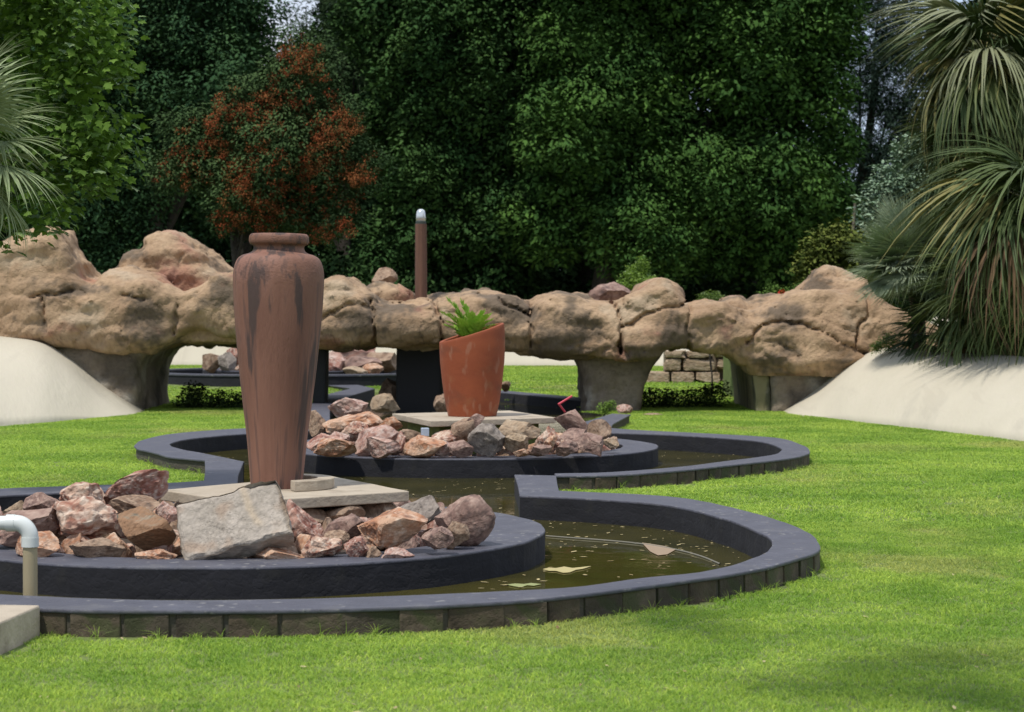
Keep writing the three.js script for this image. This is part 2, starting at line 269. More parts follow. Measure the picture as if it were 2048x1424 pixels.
const brickGeos = [0, 1, 2, 3, 4].map(s => {
  const g = new RoundedBoxGeometry(0.239 + 0.005 * Math.sin(s * 5), 0.172, 0.085, 2, 0.009), p = g.attributes.position;
  for (let i = 0; i < p.count; i++) { const x = p.getX(i), y = p.getY(i), z = p.getZ(i); p.setXYZ(i, x + 0.006 * noise(x * 9, y * 9 + s * 7, z * 9), y + 0.004 * noise(x * 9 + 3, y * 9, s * 3), z + 0.012 * noise(x * 11, y * 11, s * 5 + 1)); }
  g.computeVertexNormals(); const b = boxUV(g); const uv = b.attributes.uv; for (let i = 0; i < uv.count; i++) uv.setXY(i, uv.getX(i) + s * 0.37, uv.getY(i) + s * 0.21); return b;
});
function bricks(parent, path, seed, side = 1) {
  const R = rng(seed); let need = 0.1;
  for (let i = 0; i < path.length - 1; i++) {
    const a = path[i], b = path[i + 1], l = Math.hypot(b[0] - a[0], b[1] - a[1]); let at = need;
    while (at < l) {
      const t = at / l, x = lerp(a[0], b[0], t), d = lerp(a[1], b[1], t), tx = (b[0] - a[0]) / l, td = (b[1] - a[1]) / l;
      const m = mesh('brick', brickGeos[Math.floor(R() * 5)], brickMats[Math.floor(R() * 4)], parent);
      m.position.set(x + td * 0.05 * side, 0.055 + 0.003 * R(), -(d - tx * 0.05 * side)).sub(parent.position); const w = 0.72 + 0.42 * R() * R() + 0.14 * R(); m.scale.set(w, 1, 1); m.rotation.set(0.07 * (R() - 0.5), Math.atan2(td, tx) + 0.06 * (R() - 0.5), 0.025 * (R() - 0.5));
      at += 0.122 + 0.122 * w;
    }
    need = at - l;
  }
}
function pondWall(pieces, label, base, brickRuns = []) {
  const t = thing('pond_surround', label, 'pond edge', V(base[0], 0, -base[1]));
  for (const [o, i, dy = 0, sd = 1] of pieces) {
    wpart('coping', prism(strip(o, i), RIM - 0.02 + dy, RIM + dy, 0.007), M.paint, t);
    wpart('lining', prism(strip(shrink(o, 0.085, sd), shrink(i, -0.0015, sd)), -0.1, RIM - 0.016 + dy), M.lining, t);
    wpart('mortar', prism(strip(shrink(o, 0.02, sd), shrink(o, 0.083, sd)), -0.1, RIM - 0.017 + dy), M.mortar, t);
  }
  for (const [p, s, sd] of brickRuns) bricks(t, p, s, sd);
  return t;
}
pondWall([[nearOuter, nearInner]], 'low curved wall with black coping and bare bricks around the nearest pond', [-1.5, 11.65], [[nearOuter.slice(8, 128), 5]]);
pondWall([[midROuter, midRInner, 0.001, -1], [midLOuter, midLInner, 0.001]], 'low black-topped wall around the middle pond, below the terracotta pot', [-0.4, 19.4], [[midROuter.slice(1, 52), 6, -1]]);
pondWall([[poolOuter, poolInner, 0, -1]], 'straight black channel wall behind the terracotta pot, under the bridge arch', [0.5, 32.5]);
{
  const t = thing('pond_surround', 'black ring wall of the farthest pond, seen beyond the left arch', 'pond edge', V(FAR[0], 0.2, -FAR[1]));
  wpart('coping', ringPrism(FAR[0], FAR[1], 3.3, 3.0, 0.32, 0.36, 0.008, 90, 0.01, 8), M.paint, t);
  wpart('lining', ringPrism(FAR[0], FAR[1], 3.28, 3.004, 0.05, 0.323, 0, 90, 0.01, 8), M.lining, t);
}
// rings that hold the rocks
function island(x, d, R, r, y0, y1, label, seed) {
  const t = thing('planter_ring', label, 'planter ring', V(x, y0, -d));
  wpart('coping', ringPrism(x, d, R, r, y1 - 0.02, y1, 0.008, 160, 0.015, seed), M.paint, t);
  wpart('lining', ringPrism(x, d, R - 0.0015, r + 0.002, y0 - 0.1, y1 - 0.016, 0, 160, 0.015, seed), M.lining, t);
  const pos = [], idx = [], n = 40, m = 12;      // the rubble bed inside
  for (let j = 0; j <= m; j++) for (let i = 0; i <= n; i++) { const a = i / n * Math.PI * 2, q = (r + 0.02) * j / m, X = x + q * Math.cos(a), D = d + q * Math.sin(a); pos.push(X, y1 - 0.07 + 0.07 * (1 - (j / m) ** 2) + 0.06 * noise(X * 5, D * 5, seed), -D); }
  for (let j = 0; j < m; j++) for (let i = 0; i < n; i++) { const a = j * (n + 1) + i, b = a + n + 1; idx.push(a, b, a + 1, b, b + 1, a + 1); }
  const g = bg(pos, idx); boxUV(g);
  wpart('soil_bed', g, M.earth, t);
  const Q = rng(seed * 31), fill = []; for (let k = 0; k < 5; k++) { const w = r * 0.11; fill.push([]); }
  for (let k = 0; k < 260; k++) { const a = Q() * 6.2832, q = (r - 0.07) * Math.sqrt(Q()), c = TONES[['red', 'orange', 'brown', 'mauve', 'jasper'][k % 5]][k % 2]; fill[k % 5].push([x + q * Math.cos(a), y1 - 0.02 + 0.05 * (1 - (q / r) ** 2), -(d + q * Math.sin(a)), 0.55 + 0.7 * Q(), [1, 1, 1], new THREE.Quaternion().setFromEuler(new THREE.Euler(Q() * 6, Q() * 6, Q() * 6))]); }
  fill.forEach((l, k) => instanced('rubble', rockGeo(0.20, 0.13, 0.16, ['red', 'orange', 'brown', 'mauve', 'jasper'][k], 900 + k, { detail: 6 }), M.rock, l, t, 'stuff'));
  return t;
}
const I1 = [-1.63, 11.7], I2 = [-0.45, 19.35], I3 = [-4.38, 40.2];
island(I1[0], I1[1], 1.83, 1.46, 0, 0.155, 'round black planter wall around the tall vase in the nearest pond', 1);
island(I2[0], I2[1], 1.9, 1.55, 0, 0.165, 'round black planter wall around the terracotta pot in the middle pond', 2);
island(I3[0], I3[1], 1.98, 1.65, 0.2, 0.4, 'round black planter wall with rocks in the farthest pond', 3);

// ---------------------------------------------------------------- naive surface nets over a signed distance
function surfaceNets(sdf, lo, hi, cell) {
  const n = [0, 1, 2].map(k => Math.ceil((hi[k] - lo[k]) / cell) + 1), [nx, ny, nz] = n, val = new Float32Array(nx * ny * nz), B = 8;
  for (let bz = 0; bz < nz; bz += B) for (let by = 0; by < ny; by += B) for (let bx = 0; bx < nx; bx += B) {
    const c = sdf(lo[0] + (bx + B / 2) * cell, lo[1] + (by + B / 2) * cell, lo[2] + (bz + B / 2) * cell), far = Math.abs(c) > B * cell * 0.87 * 1.5 + 0.35;
    for (let z = bz; z < Math.min(nz, bz + B); z++) for (let y = by; y < Math.min(ny, by + B); y++) for (let x = bx; x < Math.min(nx, bx + B); x++) val[x + nx * (y + ny * z)] = far ? c : sdf(lo[0] + x * cell, lo[1] + y * cell, lo[2] + z * cell);
  }
  const id = new Int32Array(nx * ny * nz).fill(-1), pos = [], idx = [], O = [];
  for (let k = 0; k < 8; k++) O.push((k & 1) + nx * ((k >> 1 & 1) + ny * (k >> 2 & 1)));
  for (let z = 0; z < nz - 1; z++) for (let y = 0; y < ny - 1; y++) for (let x = 0; x < nx - 1; x++) {
    const b = x + nx * (y + ny * z); let m = 0; for (let k = 0; k < 8; k++) if (val[b + O[k]] < 0) m |= 1 << k;
    if (m === 0 || m === 255) continue;
    let sx = 0, sy = 0, sz = 0, c = 0;
    for (let k = 0; k < 8; k++) for (const q of [1, 2, 4]) if (!(k & q)) { const v0 = val[b + O[k]], v1 = val[b + O[k | q]]; if ((v0 < 0) !== (v1 < 0)) { const t = v0 / (v0 - v1); sx += (k & 1) + (q === 1 ? t : 0); sy += (k >> 1 & 1) + (q === 2 ? t : 0); sz += (k >> 2 & 1) + (q === 4 ? t : 0); c++; } }
    id[b] = pos.length / 3; pos.push(lo[0] + (x + sx / c) * cell, lo[1] + (y + sy / c) * cell, lo[2] + (z + sz / c) * cell);
  }
  const S = [1, nx, nx * ny];
  for (let z = 1; z < nz - 1; z++) for (let y = 1; y < ny - 1; y++) for (let x = 1; x < nx - 1; x++) {
    const b = x + nx * (y + ny * z), s0 = val[b] < 0;
    for (let a = 0; a < 3; a++) { if (s0 === (val[b + S[a]] < 0)) continue; const u = S[(a + 1) % 3], v = S[(a + 2) % 3], q = [id[b], id[b - u], id[b - u - v], id[b - v]]; if (q.some(i => i < 0)) continue; if (s0) idx.push(q[0], q[1], q[2], q[0], q[2], q[3]); else idx.push(q[0], q[2], q[1], q[0], q[3], q[2]); }
  }
  return { pos, idx };
}
const smin = (a, b, k) => { const h = Math.max(k - Math.abs(a - b), 0) / k; return Math.min(a, b) - h * h * k * 0.25; };
function polyDist(P) {      // exact 2-D signed distance
  const n = P.length;
  return (x, y) => { let d = 1e9, s = 1; for (let i = 0, j = n - 1; i < n; j = i++) { const ax = P[i][0], ay = P[i][1], ex = P[j][0] - ax, ey = P[j][1] - ay, wx = x - ax, wy = y - ay, t = clamp((wx * ex + wy * ey) / (ex * ex + ey * ey)), bx = wx - ex * t, by = wy - ey * t; d = Math.min(d, bx * bx + by * by); const c1 = y >= ay, c2 = y < P[j][1], c3 = ex * wy > ey * wx; if ((c1 && c2 && c3) || (!c1 && !c2 && !c3)) s = -s; } return s * Math.sqrt(d); };
}
const px2 = (l, d) => l.map(([x, y]) => { const p = onD(x, y, d); return [p.x, p.y]; });
const slabSdf = (poly, d0, d1, r) => (x, y, z) => { const a = poly(x, y) + r, b = Math.abs(-z - (d0 + d1) / 2) - (d1 - d0) / 2 + r; return Math.min(Math.max(a, b), 0) + Math.hypot(Math.max(a, 0), Math.max(b, 0)) - r; };
const ell = (cx, cy, cz, rx, ry, rz) => (x, y, z) => { const k = Math.hypot((x - cx) / rx, (y - cy) / ry, (z - cz) / rz), g = Math.hypot((x - cx) / rx / rx, (y - cy) / ry / ry, (z - cz) / rz / rz); return g < 1e-6 ? -Math.min(rx, ry, rz) : k * (k - 1) / g; };
const ellPx = (x0, y0, x1, y1, d, rz) => { const a = onD(x0, y0, d), b = onD(x1, y1, d); return ell((a.x + b.x) / 2, (a.y + b.y) / 2, -d, (b.x - a.x) / 2, (a.y - b.y) / 2, rz); };

// ---------------------------------------------------------------- the rock bridge
{
  const front = slabSdf(polyDist(px2([[-120, 520], [0, 490], [40, 474], [100, 462], [126, 462], [140, 485], [158, 520], [172, 545], [195, 566], [225, 555], [262, 546], [300, 553], [335, 576], [370, 598], [400, 576], [430, 551], [460, 545], [500, 550], [560, 580], [620, 590], [648, 572], [668, 557], [690, 551], [708, 558], [728, 585], [745, 608], [760, 620], [775, 612], [800, 606], [840, 605], [870, 601], [900, 591], [940, 587], [1000, 587], [1030, 594], [1050, 608], [1062, 624], [1075, 606], [1100, 596], [1130, 595], [1160, 604], [1200, 606], [1235, 603], [1265, 592], [1290, 572], [1310, 562], [1330, 561], [1350, 571], [1370, 592], [1385, 607], [1420, 603], [1445, 605], [1465, 618], [1485, 636], [1505, 641], [1525, 632], [1545, 612], [1570, 594], [1600, 583], [1650, 579], [1700, 581], [1740, 589], [1770, 600], [1795, 612], [1830, 640], [1900, 660],
    [1900, 770], [1720, 742], [1650, 750], [1580, 752], [1535, 738], [1512, 716], [1498, 699], [1420, 697], [1330, 697], [1308, 703], [1290, 717], [1262, 717], [1235, 702], [1210, 707], [1175, 705], [1150, 695], [1090, 693], [1040, 695], [1000, 695], [960, 693], [880, 691], [800, 691], [740, 687], [680, 687], [640, 691], [560, 680], [470, 672], [400, 669], [365, 680], [345, 692], [310, 707], [270, 702], [220, 697], [160, 697], [100, 692], [0, 686], [-120, 692]], 29.3)), 28.75, 30.2, 0.28);
  const back = slabSdf(polyDist(px2([[-120, 560], [150, 560], [185, 552], [215, 548], [240, 545], [300, 580], [600, 620], [640, 605], [725, 590], [740, 574], [765, 566], [800, 568], [822, 583], [838, 600], [900, 592], [930, 583], [965, 581], [995, 588], [1060, 608], [1100, 602], [1135, 592], [1150, 591], [1168, 600], [1300, 607], [1440, 608], [1450, 598], [1472, 591], [1490, 602], [1510, 595], [1560, 594], [1590, 590], [1608, 566], [1628, 548], [1650, 541], [1680, 545], [1715, 551], [1732, 560], [1738, 585], [1760, 650], [1760, 690], [-120, 690]], 31.4)), 30.9, 32.1, 0.3);
  const tall = slabSdf(polyDist(px2([[205, 640], [235, 575], [252, 525], [268, 508], [285, 502], [300, 477], [322, 466], [348, 468], [385, 490], [425, 507], [445, 532], [458, 552], [475, 640]], 30.3)), 29.75, 31.4, 0.45);
  const deckA = onD(-100, 0, 30).x, deckB = onD(1750, 0, 30).x;
  const lumps = [ellPx(1500, 640, 1720, 760, 29.3, 0.7), ellPx(1228, 645, 1308, 722, 29.05, 0.45), ellPx(1070, 615, 1190, 708, 29.3, 0.5), ellPx(190, 552, 340, 690, 29.2, 0.55), ellPx(645, 590, 740, 690, 29.3, 0.5)];
  const cracks = [[[740, 600], [750, 640], [752, 690]], [[648, 640], [680, 622], [712, 606], [745, 616]], [[866, 602], [884, 640], [880, 690]], [[1062, 620], [1060, 692]], [[1000, 598], [1030, 618], [1062, 632]], [[1225, 604], [1240, 640], [1238, 704]], [[1236, 662], [1300, 625], [1384, 605]], [[1382, 606], [1372, 650], [1376, 700]], [[1490, 682], [1522, 652], [1560, 642], [1610, 652], [1660, 675], [1722, 707]], [[1736, 592], [1730, 632], [1706, 655], [1703, 692]], [[362, 612], [354, 666]], [[76, 594], [150, 584]], [[96, 598], [105, 660]], [[258, 590], [300, 600]], [[560, 1], [560, 2]]].map(l => px2(l, 29.1));
  const crackD = (x, y) => { let m = 9; for (const l of cracks) for (let i = 0; i < l.length - 1; i++) { const [ax, ay] = l[i]; if (Math.abs(x - ax) > 1.2) continue; const ex = l[i + 1][0] - ax, ey = l[i + 1][1] - ay, t = clamp(((x - ax) * ex + (y - ay) * ey) / (ex * ex + ey * ey)); m = Math.min(m, Math.hypot(x - ax - ex * t, y - ay - ey * t)); } return m; };
  const sdf = (x, y, z) => {
    const wx = x + 0.09 * noise(x * 1.7, y * 1.7, z * 1.7), wy = y + 0.06 * noise(x * 1.7 + 9, y * 1.7, z * 1.7);
    let d = front(x, y, z);
    for (const l of lumps) { if (d > 1.5) break; d = smin(d, l(wx, wy, z), 0.45); }
    d = smin(d, tall(wx, y, z), 0.08); d = smin(d, back(wx, wy, z), 0.1);
    const dk = Math.max(Math.abs(x - (deckA + deckB) / 2) - (deckB - deckA) / 2, Math.abs(y - 1.25) - 0.17, Math.abs(z + 30.4) - 1.3); d = smin(d, dk, 0.1);
    if (Math.abs(d) < 0.6) {
      const r = Math.abs(noise(x * 1.15 + 20, y * 1.35, z * 1.15)), r2 = Math.abs(noise(x * 2.4, y * 2.9 + 30, z * 2.4));
      d += 0.13 * noise(x * 1.3, y * 1.6, z * 1.3 + 4) + 0.05 * noise(x * 2.6, y * 3.4, z * 2.6) + 0.05 * noise(x * 1.4 + 7, y * 5.5, z * 1.4) - 0.07 * Math.max(0, noise(x * 1.9 + 3, y * 2.4 + 5, z * 1.9) - 0.15) + 0.022 * noise(x * 7, y * 9, z * 7) + 0.016 * noise(x * 15, y * 19, z * 15);
      d += 0.035 * Math.max(0, 0.05 - r) / 0.05 + 0.03 * Math.max(0, 0.05 - r2) / 0.05;
      if (-z < 30.1) { const c = crackD(x + 0.05 * noise(x * 5, y * 5, 3) + 0.02 * noise(x * 17, y * 17, 6), y + 0.05 * noise(x * 5, y * 5, 8) + 0.02 * noise(x * 17, y * 17, 2)); if (c < 0.036) d += 0.13 * (1 - c / 0.036); }
    }
    return d;
  };
  const { pos, idx } = surfaceNets(sdf, [-8.4, 0.55, -32.4], [6.7, 3.0, -28.2], 0.036);
  const col = [], uv = [];
  for (let i = 0; i < pos.length; i += 3) {
    const x = pos[i], y = pos[i + 1], z = pos[i + 2], n = fbm(x * 1.6, y * 1.6, z * 1.6, 5), s = fbm(x * 1.1 + 40, y * 1.5, z * 1.1, 5), p = fbm(x * 0.9 + 80, y * 1.1, z * 0.9, 4), g = fbm(x * 12, y * 12, z * 12, 3);
    let c = mix3([0.30, 0.193, 0.114], [0.44, 0.302, 0.186], clamp(0.5 + 1.3 * n + 0.5 * g));
    c = mix3(c, [0.085, 0.066, 0.048], 0.8 * smooth(0.0, 0.25, s + 0.3 * g));
    c = mix3(c, [0.34, 0.135, 0.09], 0.55 * smooth(0.16, 0.36, p + 0.15 * g));
    c = mix3(c, [0.42, 0.33, 0.23], 0.6 * smooth(0.14, 0.34, -s + 0.1 * g));
    col.push(...c); uv.push(x + 0.31 * z, y - z * 0.9);
  }
  const t = thing('rock_bridge', 'long artificial rock bridge with arches, spanning behind the ponds', 'bridge', onD(900, 790, 30.2).setY(0));
  const g = bg(pos, idx, uv, col); console.log('bridge triangles', idx.length / 3);
  wpart('rock_crust', g, M.bridge, t);
  const yel = std({ map: rep(yellowTex, 0.5), bumpMap: rep(coarseBump, 1), bumpScale: 0.02 }), black = std({ color: lin(0.011, 0.011, 0.012), bumpMap: rep(coarseBump, 1), bumpScale: 0.01, roughness: 0.85 });
  const L = (n, l, d, depth, m, lab) => { const q = wpart(n, extrudeFront(l, d, depth), m, t); if (lab) q.userData.label = lab; return q; };
  const leg = (poly, d0, d1, seed, lab, x0, x1) => {      // rough plastered legs
    const base = slabSdf(polyDist(px2(poly, d0)), d0 - 0.05, d1, 0.12), a = onD(x0, 0, d0).x, b = onD(x1, 0, d0).x;
    const f = (x, y, z) => { let d = base(x, y, z); if (Math.abs(d) < 0.4) d += 0.05 * noise(x * 2 + seed, y * 2, z * 2) + 0.04 * noise(x * 4.5, y * 4.5 + seed, z * 4.5) + 0.022 * noise(x * 11, y * 11, z * 11) + 0.03 * Math.max(0, 0.06 - Math.abs(noise(x * 2.2, y * 2.6 + seed, z * 2.2))) / 0.06; return d; };
    const r = surfaceNets(f, [a - 0.3, -0.25, -d1 - 0.3], [b + 0.3, 1.75, -d0 + 0.35], 0.045), c4 = [], u4 = [];
    for (let i = 0; i < r.pos.length; i += 3) { const x = r.pos[i], y = r.pos[i + 1], z = r.pos[i + 2], n = fbm(x * 2 + seed, y * 2, z * 2, 5), s = fbm(x * 1.6, y * 1.1 + seed, z * 1.6, 5), w = fbm(x * 1.9, y * 1.9, z * 1.9 + seed + 9, 4); let c = mix3([0.17, 0.135, 0.10], [0.27, 0.215, 0.16], clamp(0.5 + 1.3 * n)); c = mix3(c, [0.065, 0.052, 0.038], 0.75 * smooth(0.0, 0.26, s)); c = mix3(c, [0.40, 0.36, 0.30], 0.65 * smooth(0.1, 0.28, w)); c4.push(...c); u4.push(x + 0.3 * z, y - 0.9 * z); }
    wpart('arch_leg', bg(r.pos, r.idx, u4, c4), M.bridge, t).userData.label = lab;
  };
  leg([[-140, 660], [-140, 880], [274, 860], [273, 740], [281, 720], [298, 702], [335, 684], [350, 660]], 29.05, 32.0, 3, 'rough grey leg of the left arch', -140, 350);
  L('pillar', [[622, 680], [625, 830], [650, 830], [653, 680]], 29.3, 0.5, black, 'thin black pillar beside the tall vase');
  L('pillar', [[793, 680], [791, 830], [882, 830], [882, 680]], 29.7, 1.0, black, 'wide black pillar beside the terracotta pot');
  leg([[1108, 660], [1112, 688], [1136, 698], [1156, 716], [1167, 750], [1171, 860], [1277, 860], [1284, 800], [1296, 752], [1310, 718], [1332, 698], [1340, 660]], 29.3, 31.8, 5, 'rough brownish leg between the two right arches', 1108, 1340);
  L('arch_lining', [[1480, 670], [1488, 700], [1503, 735], [1510, 790], [1512, 850], [1546, 850], [1540, 760], [1530, 670]], 29.15, 2.9, yel, 'yellow stained inner side of the right arch');
leg([[1528, 660], [1541, 760], [1547, 860], [1900, 860], [1900, 660]], 29.05, 32.0, 7, 'rough brown leg of the right arch with a pale patch', 1528, 1900);
}

// ---------------------------------------------------------------- rocks
function rockAt(x0, y0, x1, y1, d, tone, label, seed, o = {}) {
  const a = onD(x0, y1, d), b = onD(x1, y0, d), w = b.x - a.x, h = b.y - a.y, dp = o.deep || Math.max(0.7 * w, 0.8 * h);
  const m = mesh('rock', rockGeo(w, h, dp, tone, seed, o), M.rock); m.position.set((a.x + b.x) / 2, a.y + h / 2, -d - (o.back || 0));
  return tag(m, label, o.cat || 'rock', o.group);
}
const NR = [     // on the nearest ring
  [95, 990, 240, 1086, 10.75, 'jasper', 'large knobbly red and white rock with a yellow crust, beside the white pipe', { lump: 0.3, cuts: 7, roll: 0.25 }],
  [118, 964, 212, 1035, 11.2, 'jasper', 'pinkish white knobbly rock peeking over the large red and white one', { lump: 0.28, cuts: 6 }],
  [198, 936, 336, 1012, 11.3, 'red', 'long tilted red rock with white veins leaning on the slab', { roll: 0.42, stretch: 1.9 }],
  [218, 990, 322, 1042, 10.95, 'brown', 'flat-topped brown rock under the long tilted red one', { cuts: 14 }],
  [312, 1000, 360, 1050, 10.95, 'pink', 'small salmon pink rock left of the grey leaning block', {}],
  [568, 997, 652, 1096, 10.75, 'red', 'upright red and pink mottled rock right of the grey leaning block', { lump: 0.2, roll: -0.3 }],
  [602, 1069, 684, 1124, 10.32, 'jasper', 'orange and white rock with a dark hollow at the front of the ring', { lump: 0.28, cuts: 6 }],
  [498, 1092, 614, 1128, 10.3, 'orange', 'flat orange stones lying in front of the grey leaning block', { stretch: 2 }],
  [640, 1028, 742, 1106, 10.7, 'mauve', 'flat purple brown rock sloping down to the left', { roll: 0.6, stretch: 2.0 }],
  [712, 1016, 856, 1098, 10.5, 'orange', 'large orange rock with a grey left side on the right of the ring', { cuts: 13, roll: 0.08 }],
  [790, 990, 884, 1058, 11.05, 'grey', 'grey pink speckled rock behind the large orange one', { roll: -0.3 }],
  [868, 988, 992, 1096, 10.85, 'mauve', 'large cone-shaped brown boulder at the right edge of the ring', { cuts: 9, stretch: 1.05 }],
  [842, 1052, 908, 1100, 10.42, 'mauve', 'dark red rock in front of the cone-shaped boulder', {}],
  [686, 1072, 740, 1118, 10.33, 'red', 'small dark red knob under the large orange rock', {}],
  [762, 1094, 830, 1122, 10.3, 'pink', 'thin pale flat stone under the large orange rock', { stretch: 2 }],
  [730, 1092, 764, 1122, 10.3, 'brown', 'smallest dark stone between the red knob and pale flat stone', {}],
  [6, 1000, 60, 1040, 11.4, 'tan', 'cream and brown flat rock at the far left of the ring', { stretch: 1.5 }],
  [46, 984, 120, 1036, 11.35, 'mauve', 'dark brown smooth rock behind the white pipe', { cuts: 6 }],
  [-30, 1014, 124, 1092, 10.75, 'mauve', 'long brown rock right behind the bend of the white pipe', { stretch: 1.8, roll: 0.2 }],
  [134, 1076, 248, 1126, 10.35, 'brown', 'low grey brown rock below the large knobbly one', { stretch: 1.7 }],
  [26, 1062, 124, 1122, 10.35, 'orange', 'orange tan rock low behind the white pipe', { stretch: 1.4 }],
  [272, 1096, 356, 1128, 10.28, 'orange', 'small brown and orange stones left of the leaning block foot', { stretch: 1.8 }],
  [-110, 1000, 20, 1110, 10.7, 'red', 'red rock cut by the left edge of the picture', {}],
  [640, 1060, 700, 1110, 10.6, 'brown', 'brown stone wedged under the purple sloping rock', {}],
  [884, 1040, 940, 1100, 10.65, 'brown', 'brown stone tucked under the cone-shaped boulder', {}],
];
NR.forEach((r, i) => rockAt(...r.slice(0, 7), 100 + i, { detail: 14, ...r[7] }));
{   // wedge rock with grey green top and orange front
  const m = rockAt(236, 1012, 354, 1106, 10.5, 'green', 'wedge-shaped rock with grey green top and orange brown front face', 140, { cuts: 8, roll: -0.25, stretch: 1.35, detail: 15, lump: 0.04 });
  const c = m.geometry.attributes.color, n = m.geometry.attributes.normal; for (let i = 0; i < c.count; i++) { const k = smooth(0.35, 0.6, n.getZ(i) + 0.1 * noise(i, 0, 0)); const o = mix3([c.getX(i), c.getY(i), c.getZ(i)], [0.27, 0.14, 0.07], 0.85 * k); c.setXYZ(i, ...o); }
}
{   // the grey leaning block: a rough-hewn slab with a chipped ridge
  const g0 = new THREE.BoxGeometry(0.56, 0.34, 0.13, 56, 34, 12), p = g0.attributes.position, col = [], uv = [];
  for (let i = 0; i < p.count; i++) {
    let x = p.getX(i), y = p.getY(i), z = p.getZ(i); const front = z > 0.06 ? 1 : 0;
    x *= 1 + 0.10 * (y > 0 ? -y / 0.17 * 0.5 : 0);
    const edge = Math.max(Math.abs(x) / 0.28, Math.abs(y) / 0.17);
    const ridge = (x - 0.10 - 0.35 * (0.17 - y) * 0.5) , step = smooth(-0.015, 0.03, ridge) * smooth(0.16, 0.10, -y);
    z += front * (-0.025 * step + 0.012 * fbm(x * 6, y * 6, 3, 4) - 0.02 * smooth(0.9, 1, edge));
    x += 0.03 * fbm(x * 8, y * 8, z * 8, 4); y += 0.034 * fbm(x * 8 + 5, y * 8, z * 8, 4); z += 0.012 * fbm(x * 20, y * 20, z * 20, 3);
    p.setXYZ(i, x, y, z); uv.push(x + z, y + z);
    const n = fbm(x * 8, y * 8, z * 8, 5), k = fbm(x * 60, y * 60, z * 60, 2); let c = mix3([0.28, 0.24, 0.195], [0.44, 0.38, 0.32], clamp(0.5 + n + 0.7 * k)); c = mix3(c, [0.46, 0.36, 0.25], 0.7 * smooth(0.035, 0.0, Math.abs(ridge + 0.015)) * front * smooth(-0.12, -0.05, y)); c = mix3(c, [0.34, 0.22, 0.14], 0.5 * smooth(0.1, 0.3, fbm(x * 5 + 9, y * 5, 2, 3))); col.push(...c);
  }
  g0.setAttribute('color', new THREE.Float32BufferAttribute(col, 3)); g0.setAttribute('uv', new THREE.Float32BufferAttribute(uv, 2));
  const m = mesh('stone_block', toCreasedNormals(g0, 0.6), M.rock), a = onD(468, 1049, 10.33); m.position.copy(a); m.scale.set(1.03, 1.0, 1.1);
  m.rotation.set(-0.55, 0.1, 0.26, 'ZYX'); tag(m, 'large grey rectangular stone block leaning in front of the tall vase', 'stone block');
}
